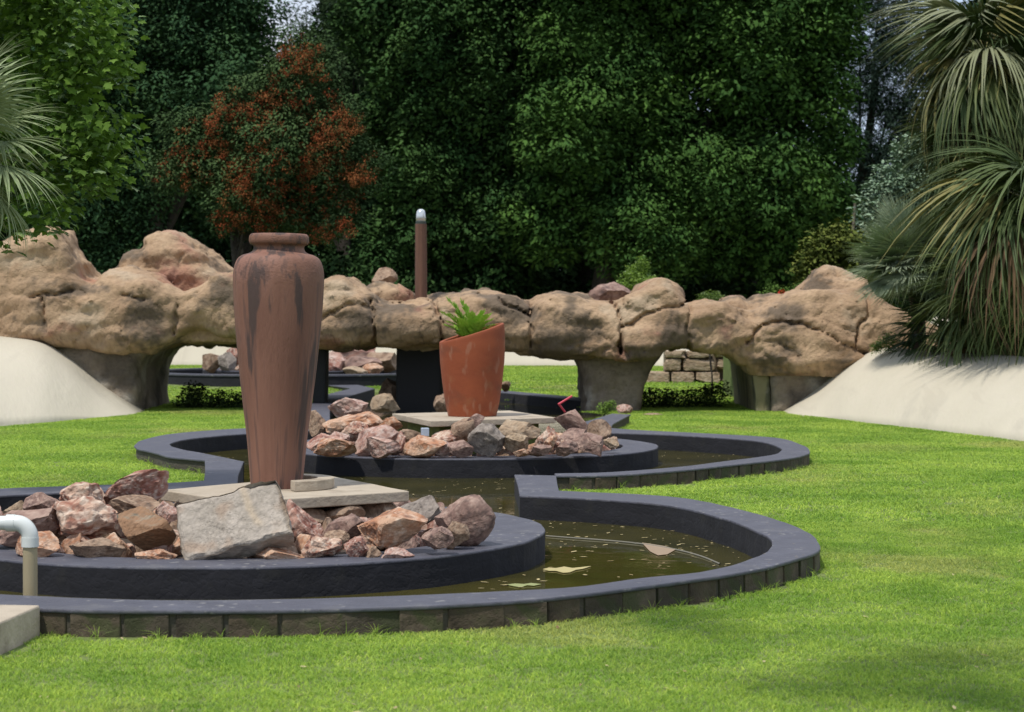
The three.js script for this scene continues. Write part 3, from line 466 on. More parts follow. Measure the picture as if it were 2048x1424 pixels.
const MR = [     // on the middle ring
  [655, 794, 736, 836, 19.2, 'pink', 'tan pink flat rock topping the left heap by the vase', { stretch: 1.5 }],
  [610, 820, 658, 876, 18.6, 'brown', 'brown rock touching the right side of the tall vase', {}],
  [643, 823, 768, 882, 18.6, 'orange', 'long orange pink rock below the topmost tan one', { stretch: 1.7, lump: 0.2 }],
  [758, 832, 806, 868, 18.7, 'orange', 'small orange rock at the left corner of the pale slab', {}],
  [682, 842, 744, 888, 18.1, 'jasper', 'knobbly pink and white rock in the left heap', { lump: 0.3, cuts: 6 }],
  [708, 848, 798, 916, 17.85, 'pink', 'large greyish pink slab-like rock tilted to the left', { roll: 0.5, stretch: 1.6 }],
  [606, 866, 694, 904, 17.85, 'red', 'flat brown red rock low beside the vase', { stretch: 1.8 }],
  [626, 876, 714, 914, 17.6, 'orange', 'flat orange stone at the front of the left heap', { stretch: 1.9 }],
  [732, 872, 804, 918, 17.6, 'pink', 'grey pink rock at the front, left of the dark red shard', {}],
  [784, 862, 812, 912, 17.7, 'red', 'thin dark red shard standing upright', { roll: 1.2, stretch: 1.8 }],
  [806, 870, 894, 916, 17.6, 'orange', 'orange brown rock with a pale flat top', { cuts: 14, stretch: 1.5 }],
  [856, 860, 918, 898, 17.95, 'jasper', 'orange and white stone with a bluish grey middle', { stretch: 1.3 }],
  [893, 880, 948, 916, 17.6, 'mauve', 'mauve grey stone left of the big grey boulder', {}],
  [901, 834, 954, 884, 18.0, 'brown', 'tall brown rock left of the big grey boulder', { roll: 1.1, stretch: 1.5 }],
  [932, 827, 970, 856, 18.0, 'mauve', 'purple stone on top, touching the slab edge', {}],
  [935, 846, 1012, 914, 17.65, 'grey', 'big round grey boulder below the terracotta pot', { cuts: 6, lump: 0.18 }],
  [1008, 864, 1057, 906, 17.65, 'tan', 'blocky tan stone right of the big grey boulder', { cuts: 14 }],
  [985, 838, 1082, 892, 18.0, 'tan', 'wide tan rock under the right part of the pale slab', { stretch: 1.8, cuts: 13 }],
  [1026, 897, 1058, 914, 17.5, 'orange', 'small orange chip at the foot of the blocky tan stone', {}],
  [1058, 890, 1103, 914, 17.55, 'mauve', 'low purple brown stone left of the leaning orange stone', {}],
  [1070, 850, 1122, 906, 17.85, 'jasper', 'speckled pale and red rock at the right end of the slab', { lump: 0.25 }],
  [1088, 870, 1115, 906, 17.6, 'orange', 'small smooth orange stone leaning on its end', { roll: 1.1, stretch: 1.6, cuts: 5 }],
  [1107, 818, 1176, 872, 18.3, 'mauve', 'dark mauve angular rock on top of the right heap', { roll: -0.5, stretch: 1.4 }],
  [1118, 856, 1172, 888, 18.1, 'mauve', 'smooth mauve rock under the topmost one of the right heap', {}],
  [1110, 878, 1158, 914, 17.6, 'mauve', 'dark red mauve rock low at the front of the right heap', {}],
  [1136, 864, 1208, 914, 17.75, 'mauve', 'brown mauve wedge rock at the right of the heap', { roll: -0.4, stretch: 1.4 }],
  [1170, 838, 1224, 894, 18.5, 'brown', 'tan brown rock at the right end of the heap', {}],
  [1203, 876, 1238, 898, 18.2, 'tan', 'small pale stone last on the right of the ring', {}],
  [788, 858, 846, 888, 18.1, 'brown', 'brown rock under the left corner of the pale slab', { stretch: 1.5 }],
  [655, 862, 700, 886, 17.9, 'pink', 'pale pink stone in the middle of the left heap', {}],
  [864, 882, 906, 914, 17.62, 'pink', 'pinkish stone between the pale-topped rock and mauve grey stone', {}],
];
MR.forEach((r, i) => rockAt(...r.slice(0, 7), 200 + i, { detail: 11, ...r[7] }));
const FR = [     // on the farthest ring and in the channel under the bridge
  [404, 706, 450, 746, 39, 'brown', 'grey brown rock at the left end of the far rock heap'],
  [436, 704, 474, 748, 38.8, 'grey', 'grey upright rock seen left of the vase through the arch'],
  [453, 690, 486, 730, 39.6, 'red', 'reddish rock half hidden by the left edge of the vase'],
  [636, 698, 706, 748, 39.2, 'pink', 'large pale pink rock seen through the arch right of the vase'],
  [660, 688, 752, 730, 40, 'red', 'dark red long rock topping the far heap'],
  [636, 714, 684, 750, 38.7, 'red', 'red rock low in the far heap beside the vase'],
  [688, 712, 766, 750, 39, 'mauve', 'dark mauve rock in the middle of the far heap'],
  [728, 704, 800, 750, 39.4, 'brown', 'brown rock sloping down at the right end of the far heap'],
  [722, 726, 768, 752, 38.6, 'orange', 'small orange rock at the front of the far heap'],
  [684, 732, 738, 754, 38.5, 'tan', 'cream flat rock at the front of the far heap'],
  [758, 756, 806, 812, 30.5, 'brown', 'brown and cream rock standing left of the wide black pillar'],
  [740, 786, 800, 826, 28.6, 'tan', 'pale mossy flat rock in the channel before the black pillar'],
  [866, 786, 900, 832, 27.8, 'brown', 'small brown rock behind the left edge of the terracotta pot'],
  [998, 762, 1022, 784, 33, 'brown', 'small brown rock on the channel wall right of the pot'],
  [1232, 808, 1266, 830, 28.4, 'pink', 'pinkish stone at the foot of the grey flared leg'],
  [1272, 826, 1332, 836, 28, 'brown', 'flat brown stone on the grass in front of the right arch'],
  [1890, 690, 1980, 728, 26.8, 'red', 'reddish rock on top of the right white bank under the palms'],
  [1975, 700, 2060, 730, 26.0, 'orange', 'orange brown rock at the right edge on the white bank'],
];
FR.forEach((r, i) => rockAt(...r, 300 + i, { detail: 8 }));
rockAt(1176, 563, 1268, 622, 30.8, 'mauve', 'grey brown angular boulder on top of the bridge beside the sapling', 330, { detail: 12, cat: 'boulder' });
rockAt(744, 534, 796, 580, 31.6, 'brown', 'round stone knob standing on the bridge left of the lamp post', 331, { detail: 10, cuts: 5, cat: 'boulder' });
rockAt(1445, 590, 1498, 622, 31.9, 'brown', 'small round boulder on the back of the bridge near the red flower', 332, { detail: 10, cuts: 5, cat: 'boulder' });

// ---------------------------------------------------------------- slabs under the pots
{
  const t = thing('stone_plinth', 'pale square slab on a rough stone base, carrying the tall vase', 'plinth', V(-1.35, 0.1, -11.7));
  const q = l => l.map(([x, y]) => { const p = onY(x, y, 0.4); return [p.x, -p.z]; });
  const c = q([[817, 982], [655, 950], [322, 980], [482, 1003]]), m = [-1.35, 11.68], ins = k => c.map(p => [m[0] + (p[0] - m[0]) * k, m[1] + (p[1] - m[1]) * k]);
  const edge = []; for (let i = 0; i < 4; i++) { const a = c[i], b = c[(i + 1) % 4]; for (let k = 0; k < 16; k++) { const s = k / 16; edge.push([lerp(a[0], b[0], s), lerp(a[1], b[1], s)]); } }
  wpart('slab_top', prism(rough(edge, 3, 0.008), 0.338, 0.4, 0.006), M.slab, t);
  const base = ins(0.86);
  for (let i = 0; i < 4; i++) {      // rough stones of the base
    const a = base[i], b = base[(i + 1) % 4], l = Math.hypot(b[0] - a[0], b[1] - a[1]), n = 4;
    for (let r = 0; r < 2; r++) for (let k = 0; k < n; k++) { const s = (k + 0.5 + 0.25 * (r - 0.5)) / n; const m2 = mesh('stone', rockGeo(l / n * 1.04, 0.135, 0.2, 'brown', 400 + i * 10 + k + r * 50, { detail: 5, cuts: 10, lump: 0.06 }), M.rock, t); m2.position.set(lerp(a[0], b[0], s), 0.15 + 0.122 * r, -lerp(a[1], b[1], s)).sub(t.position); m2.rotation.y = Math.atan2(b[1] - a[1], b[0] - a[0]); }
  }
}
{
  const t = thing('stone_plinth', 'pale flat slab under the terracotta pot on the rock heap', 'plinth', V(-0.4, 0.3, -19));
  const q = [[785, 827], [862, 842], [1112, 835], [1020, 821]].map(([x, y]) => { const p = onY(x, y, 0.48); return [p.x, -p.z]; });
  const edge = []; for (let i = 0; i < 4; i++) { const a = q[i], b = q[(i + 1) % 4]; for (let k = 0; k < 16; k++) { const s = k / 16; edge.push([lerp(a[0], b[0], s), lerp(a[1], b[1], s)]); } }
  wpart('slab_top', prism(rough(edge, 8, 0.008), 0.425, 0.48, 0.006), M.slab, t);
  const m = [-0.4, 18.95], base = q.map(p => [m[0] + (p[0] - m[0]) * 0.8, m[1] + (p[1] - m[1]) * 0.8]);
  wpart('base_stones', prism(base, 0.1, 0.424), M.soil, t);
}
{   // broken collar round the foot of the vase
  const s = new THREE.Shape(), n = 26, o = [], i2 = []; for (let i = 0; i <= n; i++) { const a = lerp(-1.2, 1.75, i / n); o.push(new THREE.Vector2(0.305 * Math.cos(a) + 0.01 * noise(i, 0, 1), 0.305 * Math.sin(a) + 0.012 * noise(i, 4, 1))); i2.unshift(new THREE.Vector2(0.215 * Math.cos(a), 0.215 * Math.sin(a))); }
  s.setFromPoints([...o, ...i2]); const g = new THREE.ExtrudeGeometry(s, { depth: 0.05, bevelEnabled: true, bevelThickness: 0.006, bevelSize: 0.006, bevelSegments: 2 }); g.rotateX(-Math.PI / 2); boxUV(g);
  const m = mesh('collar', g, M.slab); m.position.set(onD(553, 0, 11.72).x + 0.03, 0.407, -11.72); tag(m, 'broken pale ring collar on the slab round the foot of the vase', 'collar');
}
// ---------------------------------------------------------------- the tall vase
{
  const d = 11.75, k = d / F, bx = onD(551, 0, d).x, prof = [[0, 0], [50, 0], [51.5, 3], [55, 40], [60.5, 100], [68, 160], [75.5, 222], [81, 275], [85.5, 322], [89, 370], [90.5, 405], [90.6, 420], [89.5, 434], [86, 448], [80, 458], [71, 464], [61, 467], [53.5, 471], [50.5, 477], [50.5, 481], [53, 484], [57.5, 486.5], [59.5, 491], [59.8, 496], [59, 501], [56.5, 505], [53, 506.5], [48, 505], [46, 500], [45, 480], [60, 455], [80, 425], [80, 380], [50, 60], [0, 55]].map(([x, y]) => new THREE.Vector2(Math.max(x * k, 0.0001), y * k));
  const g = new THREE.LatheGeometry(new THREE.SplineCurve(prof.slice(1, -6)).getPoints(150).concat(prof.slice(-6)), 72);
  const T = tex(768, 768, (u, v) => {
    const n = tn(u, v, 6, 6, 100), st = tn(u, v * 0.34 + 0.03 * tn(u, v, 5, 2, 7), 13, 5, 101), st2 = tn(u, v * 0.22, 30, 4, 105), patch = tn(u, v * 0.6, 4, 3, 103), band = tn(u, v, 3, 2, 109);
    let c = mix3([0.155, 0.068, 0.043], [0.24, 0.115, 0.075], clamp(0.5 + 0.8 * n + 0.5 * st2));
    c = mix3(c, [0.285, 0.145, 0.115], 0.5 * smooth(0.0, 0.3, patch));
    const dark = smooth(0.02, 0.2, st + 0.3 * patch + 0.25 * n); c = mix3(c, [0.045, 0.032, 0.03], 0.82 * dark);
    c = mix3(c, [0.07, 0.04, 0.034], 0.5 * smooth(0.1, 0.3, st2 + 0.3 * band)); return c;
  });
  const t = thing('tall_vase', 'tall brown terracotta vase with dark streaks on a pale slab', 'vase', V(bx, 0.402, -d));
  const m = mesh('body', g, std({ map: T, bumpMap: rep(grainBump, 6, 5), bumpScale: 0.003, roughness: 0.72 }), t); t.rotation.z = -0.012;
}
// ---------------------------------------------------------------- the slanted terracotta pot and its plant
{
  const d = 18.9, k = d / F, c = onD(944.5, 831, d), t = thing('terracotta_pot', 'orange terracotta pot with a slanted rim on a pale slab', 'pot', V(c.x, 0.482, -d));
  const rad = y => { const L = [[0, 48.5], [30, 55], [70, 60.5], [110, 64.5], [140, 65.8], [165, 65.5], [190, 63.5]]; let i = 0; while (i < L.length - 2 && y > L[i + 1][0]) i++; return lerp(L[i][1], L[i + 1][1], (y - L[i][0]) / (L[i + 1][0] - L[i][0])); };
  const n = 72, rows = 26, pos = [], uv = [], idx = [];
  const ring = (f, inner) => { for (let i = 0; i <= n; i++) { const a = i / n * Math.PI * 2, top = 167 + 19 * Math.cos(a + 0.18), y = inner ? f(top) : f(top), r = (rad(y) - (inner ? 7 : 0)) * k; pos.push(r * Math.cos(a), y * k, r * Math.sin(a)); uv.push(i / n, y / 190); } };
  for (let j = 0; j <= rows; j++) ring(tp => tp * (j / rows) - (j === rows ? 1.5 : 0), false);
  const rim = (off, dr) => { for (let i = 0; i <= n; i++) { const a = i / n * Math.PI * 2, top = 167 + 19 * Math.cos(a + 0.18), r = (rad(top) - dr) * k; pos.push(r * Math.cos(a), (top + off) * k, r * Math.sin(a)); uv.push(i / n, top / 190); } };
  rim(0, 1.5); rim(0, 5.5); for (let j = 0; j <= 6; j++) ring(tp => lerp(tp - 1.5, 90, j / 6), true);
  const R = rows + 1 + 2 + 7; for (let j = 0; j < R - 1; j++) for (let i = 0; i < n; i++) { const a = j * (n + 1) + i, b = a + n + 1; idx.push(a, b, a + 1, b, b + 1, a + 1); }
  const T = tex(512, 512, (u, v) => { const n = tn(u, v, 6, 5, 120), w = smooth(0.1, 0.34, tn(u, v * 0.5, 9, 5, 121)), s = smooth(0.16, 0.36, tn(u, v * 0.2, 24, 3, 122)); let c = mix3([0.21, 0.043, 0.013], [0.30, 0.072, 0.022], clamp(0.5 + n)); c = mix3(c, [0.28, 0.11, 0.045], 0.45 * w); c = mix3(c, [0.13, 0.04, 0.018], 0.5 * smooth(0.05, 0.3, tn(u, v, 4, 5, 128))); return mix3(c, [0.38, 0.22, 0.14], 0.3 * s); });
  mesh('body', bg(pos, idx, uv), std({ map: T, bumpMap: rep(grainBump, 3, 2), bumpScale: 0.002, roughness: 0.75 }), t);
  const so = new THREE.CircleGeometry(59 * k, 40); so.rotateX(-Math.PI / 2); so.translate(0, 130 * k, 0); mesh('soil', boxUV(so), M.soil, t);
}
// ---------------------------------------------------------------- pipe, block, pink tube, blue cube, lamp post
{
  const d = 9.25, e = onD(60, 1046, d), t = thing('water_pipe', 'white plastic pipe with an elbow rising from the water at the left edge', 'pipe', V(e.x, 0, -d));
  const wh = std({ color: lin(0.62, 0.64, 0.62), roughness: 0.35 }), cr = std({ map: rep(plasterTex, 0.6), color: lin(0.72, 0.66, 0.52), roughness: 0.45 }), r = 0.034, y = e.y;
  const cyl = (r0, h) => new THREE.CylinderGeometry(r0, r0, h, 28);
  const up = mesh('upright', cyl(r, y - 0.1 + 0.04), cr, t); up.position.set(0, (y - 0.06 - 0.04) / 2, 0);
  const hz = mesh('crossbar', cyl(r, 0.9).rotateZ(Math.PI / 2), wh, t); hz.position.set(-0.53, y, 0);
  class Q extends THREE.Curve { getPoint(s, o = V(0, 0, 0)) { const a = s * Math.PI / 2; return o.set(-0.07 + 0.07 * Math.sin(a), y - 0.07 + 0.07 * Math.cos(a), 0); } }
  const el = mergeGeometries([new THREE.TubeGeometry(new Q(), 16, r + 0.005, 24), cyl(r + 0.007, 0.045).translate(0, y - 0.09, 0), cyl(r + 0.007, 0.04).rotateZ(Math.PI / 2).translate(-0.09, y, 0)]); mesh('elbow', el, wh, t);
}
{
  const g = new RoundedBoxGeometry(0.62, 0.26, 0.75, 3, 0.012); boxUV(g); const m = mesh('concrete_block', g, M.slab); m.position.set(-2.39, 0.045, -8.09); m.rotation.y = -0.1; tag(m, 'pale concrete block at the lower left corner beside the pond wall', 'block');
}
{
  const a = onD(1144, 792, 18.4), b = onD(1118, 808, 18.35), c = onD(1130, 824, 18.4); const mk = (p, q) => { const v = q.clone().sub(p), g = new THREE.CylinderGeometry(0.011, 0.011, v.length(), 10); g.applyQuaternion(new THREE.Quaternion().setFromUnitVectors(V(0, 1, 0), v.clone().normalize())); const m = p.clone().add(q).multiplyScalar(0.5); return g.translate(m.x, m.y, m.z); };
  const g = mergeGeometries([mk(a, b), mk(b, c), new THREE.SphereGeometry(0.012, 10, 8).translate(b.x, b.y, b.z)]); g.translate(-b.x, -b.y, -b.z); const m = mesh('plastic_tube', g, std({ color: lin(0.5, 0.045, 0.07), roughness: 0.4 })); m.position.copy(b); tag(m, 'bent pink red plastic tube sticking up from the right rock heap', 'tube');
}
{
  const p = onD(850, 864, 17.75), m = mesh('plastic_box', new RoundedBoxGeometry(0.068, 0.075, 0.07, 3, 0.006), std({ color: lin(0.36, 0.42, 0.5), roughness: 0.5 })); m.position.copy(p); m.rotation.y = 0.2; tag(m, 'small pale blue grey box among the rocks under the slab', 'box');
}
{
  const d = 31, b = onD(842, 600, d), tp = onD(842, 448, d), k = d / F, t = thing('lamp_post', 'brown wooden lamp post with a glass cap on the bridge', 'lamp post', V(b.x, 1.2, -d));
  const h = tp.y - 1.2, post = new THREE.CylinderGeometry(11.5 * k, 12.5 * k, h, 24, 8); mesh('post', post, M.wood, t).position.y = h / 2;
  const metal = std({ color: lin(0.5, 0.5, 0.5), metalness: 0.9, roughness: 0.35 });
  mesh('cap_base', new THREE.CylinderGeometry(10.5 * k, 10.5 * k, 5 * k, 24), std({ color: lin(0.03, 0.04, 0.035), roughness: 0.5 }), t).position.y = h + 2.5 * k;
  mesh('lamp_glass', new THREE.LatheGeometry([[0.01, 30], [4, 29.5], [7.5, 27], [9.2, 22], [9.6, 15], [9.6, 5], [0.01, 5]].reverse().map(([x, y]) => new THREE.Vector2(x * k, y * k)), 28), std({ color: lin(0.62, 0.65, 0.66), roughness: 0.15, metalness: 0.55 }), t).position.y = h;
  mesh('lamp_band', new THREE.CylinderGeometry(10 * k, 10 * k, 3 * k, 24), metal, t).position.y = h + 13 * k;
}
// ---------------------------------------------------------------- white banks and the stone wall beyond the arch
function bank(label, base, top, pos, seed, name = 'plastered_bank') {
  const n = 60, m = 18, B = new THREE.CatmullRomCurve3(base, false, 'centripetal'), T = new THREE.CatmullRomCurve3(top, false, 'centripetal'), p = [], idx = [];
  for (let j = 0; j <= m + 3; j++) for (let i = 0; i <= n; i++) {
    const b = B.getPoint(i / n), a = T.getPoint(i / n), s = Math.min(1, j / m), q = b.clone().lerp(a, s); q.y += 0.10 * Math.sin(s * Math.PI) * Math.min(1, (a.y - b.y)) + 0.02 * fbm(q.x * 0.9, q.z * 0.9 + seed, 1, 3) * Math.sin(s * Math.PI);
    if (j > m) { q.z -= [0, 0.25, 1.2, 1.2][j - m]; q.y += [0, 0.02, 0.0, -1.6][j - m]; }
    if (j === 0) q.y -= 0.25;
    p.push(q.x, q.y, q.z);
  }
  for (let j = 0; j < m + 3; j++) for (let i = 0; i < n; i++) { const a = j * (n + 1) + i, b = a + n + 1; idx.push(a, a + 1, b, b, a + 1, b + 1); }
  const g = bg(p, idx); g.setAttribute('uv', new THREE.Float32BufferAttribute(p.flatMap((q, i) => i % 3 ? [] : [q, 0.8 * p[i + 2] + p[i + 1]]), 2)); g.translate(-pos.x, -pos.y, -pos.z); const o = mesh(name, g, M.plaster); o.position.copy(pos); return tag(o, label, 'bank');
}
const gnd = (x, y) => onY(x, y, 0);
bank('smooth white plastered bank at the left end of the bridge', [gnd(-320, 905), gnd(0, 862), gnd(80, 855), gnd(140, 849), gnd(200, 843), gnd(268, 837)], [onD(-320, 655, 27.5), onD(0, 677, 28.3), onD(78, 690, 28.5), onD(130, 722, 28.6), onD(190, 774, 28.5), onD(266, 834, 28.0)], V(-7, 0, -27), 1);
bank('broad white plastered bank below the palms on the right', [gnd(1572, 836), gnd(1640, 842), gnd(1700, 850), gnd(1850, 868), gnd(2048, 893), gnd(2350, 940)], [onD(1576, 833, 28.2), onD(1636, 787, 28.6), onD(1715, 722, 28.6), onD(1780, 700, 28.2), onD(1860, 706, 27.2), onD(2048, 716, 25), onD(2350, 735, 22)], V(5, 0, -26), 2);
bank('long low white bank across the far lawn, seen through the arches', [V(-16, 0.15, -52), V(-6, 0.15, -51.5), V(2, 0.15, -51), V(5.5, 0.15, -50), V(12, 0.15, -50)], [V(-16, 1.5, -54), V(-6, 1.5, -53.5), V(2, 1.5, -53), V(5.5, 1.5, -52), V(12, 1.5, -52)], V(0, 0.15, -51), 3);
structure('planting_bed', (() => { const g = prism([[3.9, 31], [5.45, 29.1], [6.2, 27.9], [6.95, 25.8], [7.9, 22.8], [18, 20], [18, 36], [3.9, 36]], -0.2, 0.93); return g; })(), M.soil);
{
  const t = thing('stone_wall', 'low wall of large rough stone blocks seen through the right arch', 'stone wall', V(4.0, 0.2, -40)), R = rng(31);
  wpart('mortar', extrudeFront([[1330, 703], [1488, 703], [1488, 776], [1294, 776], [1294, 744], [1330, 744]], 39.05, 0.4, 0), std({ color: lin(0.2, 0.16, 0.11) }), t);
  const rows = [[700, 716, [1328, 1372, 1425, 1490]], [716, 742, [1326, 1362, 1430, 1490]], [742, 774, [1290, 1340, 1388, 1440, 1495]]];
  rows.forEach(([y0, y1, xs], j) => { for (let i = 0; i < xs.length - 1; i++) { const a = onD(xs[i], y1, 39), b = onD(xs[i + 1], y0, 39), m = mesh('stone', rockGeo(b.x - a.x - 0.015, b.y - a.y - 0.01, 0.5, 'tan', 500 + j * 9 + i, { cuts: 2, detail: 7, lump: 0.03, stretch: 1 }), M.rock, t); const p = m.geometry.attributes.position, w = (b.x - a.x) / 2, h = (b.y - a.y) / 2; for (let q = 0; q < p.count; q++) { const u = p.getX(q) / w, v = p.getY(q) / h, s = p.getZ(q) / 0.25, k = Math.max(Math.abs(u), Math.abs(v), Math.abs(s)), l = Math.hypot(u, v, s), f = l > 0 ? lerp(1, Math.min(1.7, l / k), 0.85) * 0.97 : 1; p.setXYZ(q, clamp(u * f, -1, 1) * w * 0.99, clamp(v * f, -1, 1) * h * 0.98, s * f * 0.25); } m.geometry.computeVertexNormals(); m.position.set((a.x + b.x) / 2, (a.y + b.y) / 2, -39 + 0.05 * R()).sub(t.position); } });
}
// things afloat and the pale line on the near pond
function floatLeaf(pts, label, colr, curl = 0.01) {
  const w = pts.map(([x, y]) => onY(x, y, WATER)), c = w.reduce((a, b) => a.add(b), V(0, 0, 0)).multiplyScalar(1 / w.length), pos = [], idx = [], n = w.length; pos.push(0, 0.007, 0); w.forEach((p, i) => pos.push(p.x - c.x, 0.006 + curl * (1 + noise(i * 2.3, 1, 5)), p.z - c.z)); pos.push(0, 0.003, 0); w.forEach((p, i) => pos.push(p.x - c.x, 0.002 + curl * (1 + noise(i * 2.3, 1, 5)), p.z - c.z));
  for (let i = 0; i < n; i++) { const j = (i + 1) % n; idx.push(0, 1 + i, 1 + j, n + 1, n + 2 + j, n + 2 + i, 1 + i, n + 2 + i, 1 + j, 1 + j, n + 2 + i, n + 2 + j); }
  const m = mesh('floating_leaf', bg(pos, idx), std({ color: colr, roughness: 0.7 })); m.position.copy(c); return tag(m, label, 'leaf');
}
floatLeaf([[1284, 1087], [1300, 1104], [1316, 1112], [1335, 1110], [1352, 1100], [1330, 1094], [1305, 1090]], 'large tan dry leaf floating in the nearest pond', lin(0.27, 0.19, 0.12), 0);
floatLeaf([[1086, 1140], [1098, 1137], [1112, 1138], [1128, 1135], [1146, 1138], [1164, 1136], [1182, 1134], [1166, 1139], [1152, 1141], [1140, 1146], [1126, 1147], [1112, 1143], [1098, 1143]], 'pale yellow leaf floating beside the round planter wall', lin(0.40, 0.34, 0.15), 0);
floatLeaf([[1014, 1171], [1030, 1169], [1048, 1170], [1062, 1168], [1082, 1170], [1068, 1173], [1054, 1172], [1042, 1176], [1028, 1174]], 'greenish yellow leaf floating close to the front pond wall', lin(0.24, 0.26, 0.10), 0);
{
  const pts = [[1092, 1072], [1130, 1075], [1200, 1080], [1275, 1087], [1350, 1099], [1400, 1112], [1440, 1128]].map(([x, y]) => onY(x, y, WATER + 0.004)), g = new THREE.TubeGeometry(new THREE.CatmullRomCurve3(pts), 60, 0.006, 6); g.translate(-pts[3].x, 0, -pts[3].z); const m = mesh('cord', g, std({ color: lin(0.16, 0.15, 0.12) })); m.position.set(pts[3].x, 0, pts[3].z); tag(m, 'thin pale cord floating in an arc across the nearest pond', 'cord');
}

// ---------------------------------------------------------------- foliage
function leafMat(o = {}) { return new THREE.MeshPhysicalMaterial({ roughness: 0.85, metalness: 0, specularIntensity: 0.3, side: THREE.DoubleSide, ...o }); }
// a clump of n folded leaves inside a ball of radius 1; leaf length l, width w
function clump(n, l, w, seed, o = {}) {
  const R = rng(seed), pos = [], idx = [], q = new THREE.Quaternion(), v = V(0, 0, 0), e = new THREE.Euler(), lobed = o.lobed;
  const outline = lobed ? [[0, 0, 0], [0.28, 0.5, 0.05], [0.42, 0.34, 0.03], [0.62, 0.52, 0.0], [0.7, 0.22, 0.02], [1, 0, -0.1], [0.7, -0.22, 0.02], [0.62, -0.52, 0.0], [0.42, -0.34, 0.03], [0.28, -0.5, 0.05]] : [[0, 0, 0], [0.45, 0.5, 0.06], [1, 0, -0.08], [0.45, -0.5, 0.06]];
  for (let i = 0; i < n; i++) {
    const c = V(R() * 2 - 1, R() * 2 - 1, R() * 2 - 1); while (c.length() > 1) c.set(R() * 2 - 1, R() * 2 - 1, R() * 2 - 1);
    const out = Math.atan2(c.z, c.x), sc = 0.7 + 0.6 * R(), b = pos.length / 3;
    e.set((R() - 0.5) * (o.wild || 1.5), -out + (R() - 0.5) * 1.6, (R() - 0.5) * (o.wild || 1.5) - (o.droop || 0.3), 'YXZ'); q.setFromEuler(e);
    for (const [x, y, z] of outline) { v.set(x * l * sc, z * l * sc, y * w * sc).applyQuaternion(q).add(c); pos.push(v.x, v.y, v.z); }
    for (let k = 1; k < outline.length - 1; k++) idx.push(b, b + k + 1, b + k);
  }
  const k = o.soft ?? 0.78, g = bg(pos, idx), p = g.attributes.position, nn = g.attributes.normal, per = outline.length, tri = per - 2, ix = g.index;
  for (let i = 0; i < n; i++) {      // leaves turn their upper side outwards and shade softly, as a clump
    const b = i * per; let f = V(0, 0, 0), c = V(0, 0.35, 0); for (let q = 0; q < per; q++) { f.add(v.fromBufferAttribute(nn, b + q)); c.addScaledVector(v.fromBufferAttribute(p, b + q), 1 / per); }
    c.normalize(); f.normalize(); const s = f.dot(c) < 0 ? -1 : 1;
    if (s < 0) for (let q = 0; q < tri; q++) { const e2 = (i * tri + q) * 3, t = ix.getX(e2 + 1); ix.setX(e2 + 1, ix.getX(e2 + 2)); ix.setX(e2 + 2, t); }
    for (let q = 0; q < per; q++) { v.fromBufferAttribute(nn, b + q).multiplyScalar(s).lerp(c, k).normalize(); nn.setXYZ(b + q, v.x, v.y, v.z); }
  }
  return g;
}
// leaf clumps over the shells of lobes [x, y, z, r]
function shell(lobes, per, size, colA, colB, seed, o = {}) {
  const R = rng(seed), out = [];
  for (const [x, y, z, r] of lobes) {
    const n = Math.round(per * r * r / (size * size));
    for (let i = 0; i < n; i++) {
      const u = R() * 2 - 1, a = R() * 6.2832, s = Math.sqrt(1 - u * u), nx = s * Math.cos(a), ny = u, nz = s * Math.sin(a);
      const k = r * (0.62 + 0.42 * Math.sqrt(R())) * (1 + 0.35 * noise(nx * 2 + x, ny * 2 + y, nz * 2 + z)), p = [x + nx * k, y + ny * k * (o.flat || 0.9), z + nz * k];
      if (p[1] < (o.floor ?? 0.05) || (o.gap && o.gap(...p))) continue;
      const c = mix3(colA, colB, clamp(0.5 + 0.5 * noise(p[0] * 0.7, p[1] * 0.7, p[2] * 0.7 + seed) + 1.0 * (R() - 0.5)));
      out.push([...p, size * (0.75 + 0.5 * R()), c]);
    }
  }
  return out;
}
const lobesPx = (l, d) => l.map(([x, y, r, dz = 0]) => { const p = onD(x, y, d + dz); return [p.x, p.y, p.z, r * (d + dz) / F]; });
function tree(o) {
  const L = lobesPx(o.lobes, o.d), base = onD(o.foot, 640, o.d), t = thing(o.name || 'tree', o.label, o.cat || 'tree', V(base.x, o.y0 ?? groundY(o.d), base.z));
  instanced('crown', o.geo, o.mat, shell(L, o.per, o.size, o.colA, o.colB, o.seed, o), t, 'stuff');
  const R = rng(o.seed + 77), y0 = t.position.y, parts = [], top = L.reduce((a, b) => Math.max(a, b[1]), 0) * 0.75, w = o.trunk;
  if (w) {
    const mid = L[Math.floor(L.length / 2)], lean = V(lerp(base.x, mid[0], 0.4), top, base.z - 0.3);
    parts.push(taper([V(base.x, y0 - 0.2, base.z), V(base.x + 0.1 * w, y0 + 0.3 * top, base.z), V(lerp(base.x, lean.x, 0.5), y0 + 0.6 * top, base.z - 0.1), lean], [w * 1.35, w, w * 0.8, w * 0.35], 10, 14));
    for (const [x, y, z, r] of L) { const s = 0.25 + 0.45 * R(), st = V(lerp(base.x, lean.x, s), y0 + s * top, base.z); if (y > st.y - 0.2 && o.d > 20) parts.push(taper([st, V(lerp(st.x, x, 0.5), lerp(st.y, y, 0.4) + 0.1, lerp(st.z, z, 0.5)), V(x, y, z)], [w * 0.4, w * 0.22, w * 0.08], 6, 8)); }
    wpart('trunk', boxUV(mergeGeometries(parts)), o.bark || M.bark, t);
  }
  return t;
}
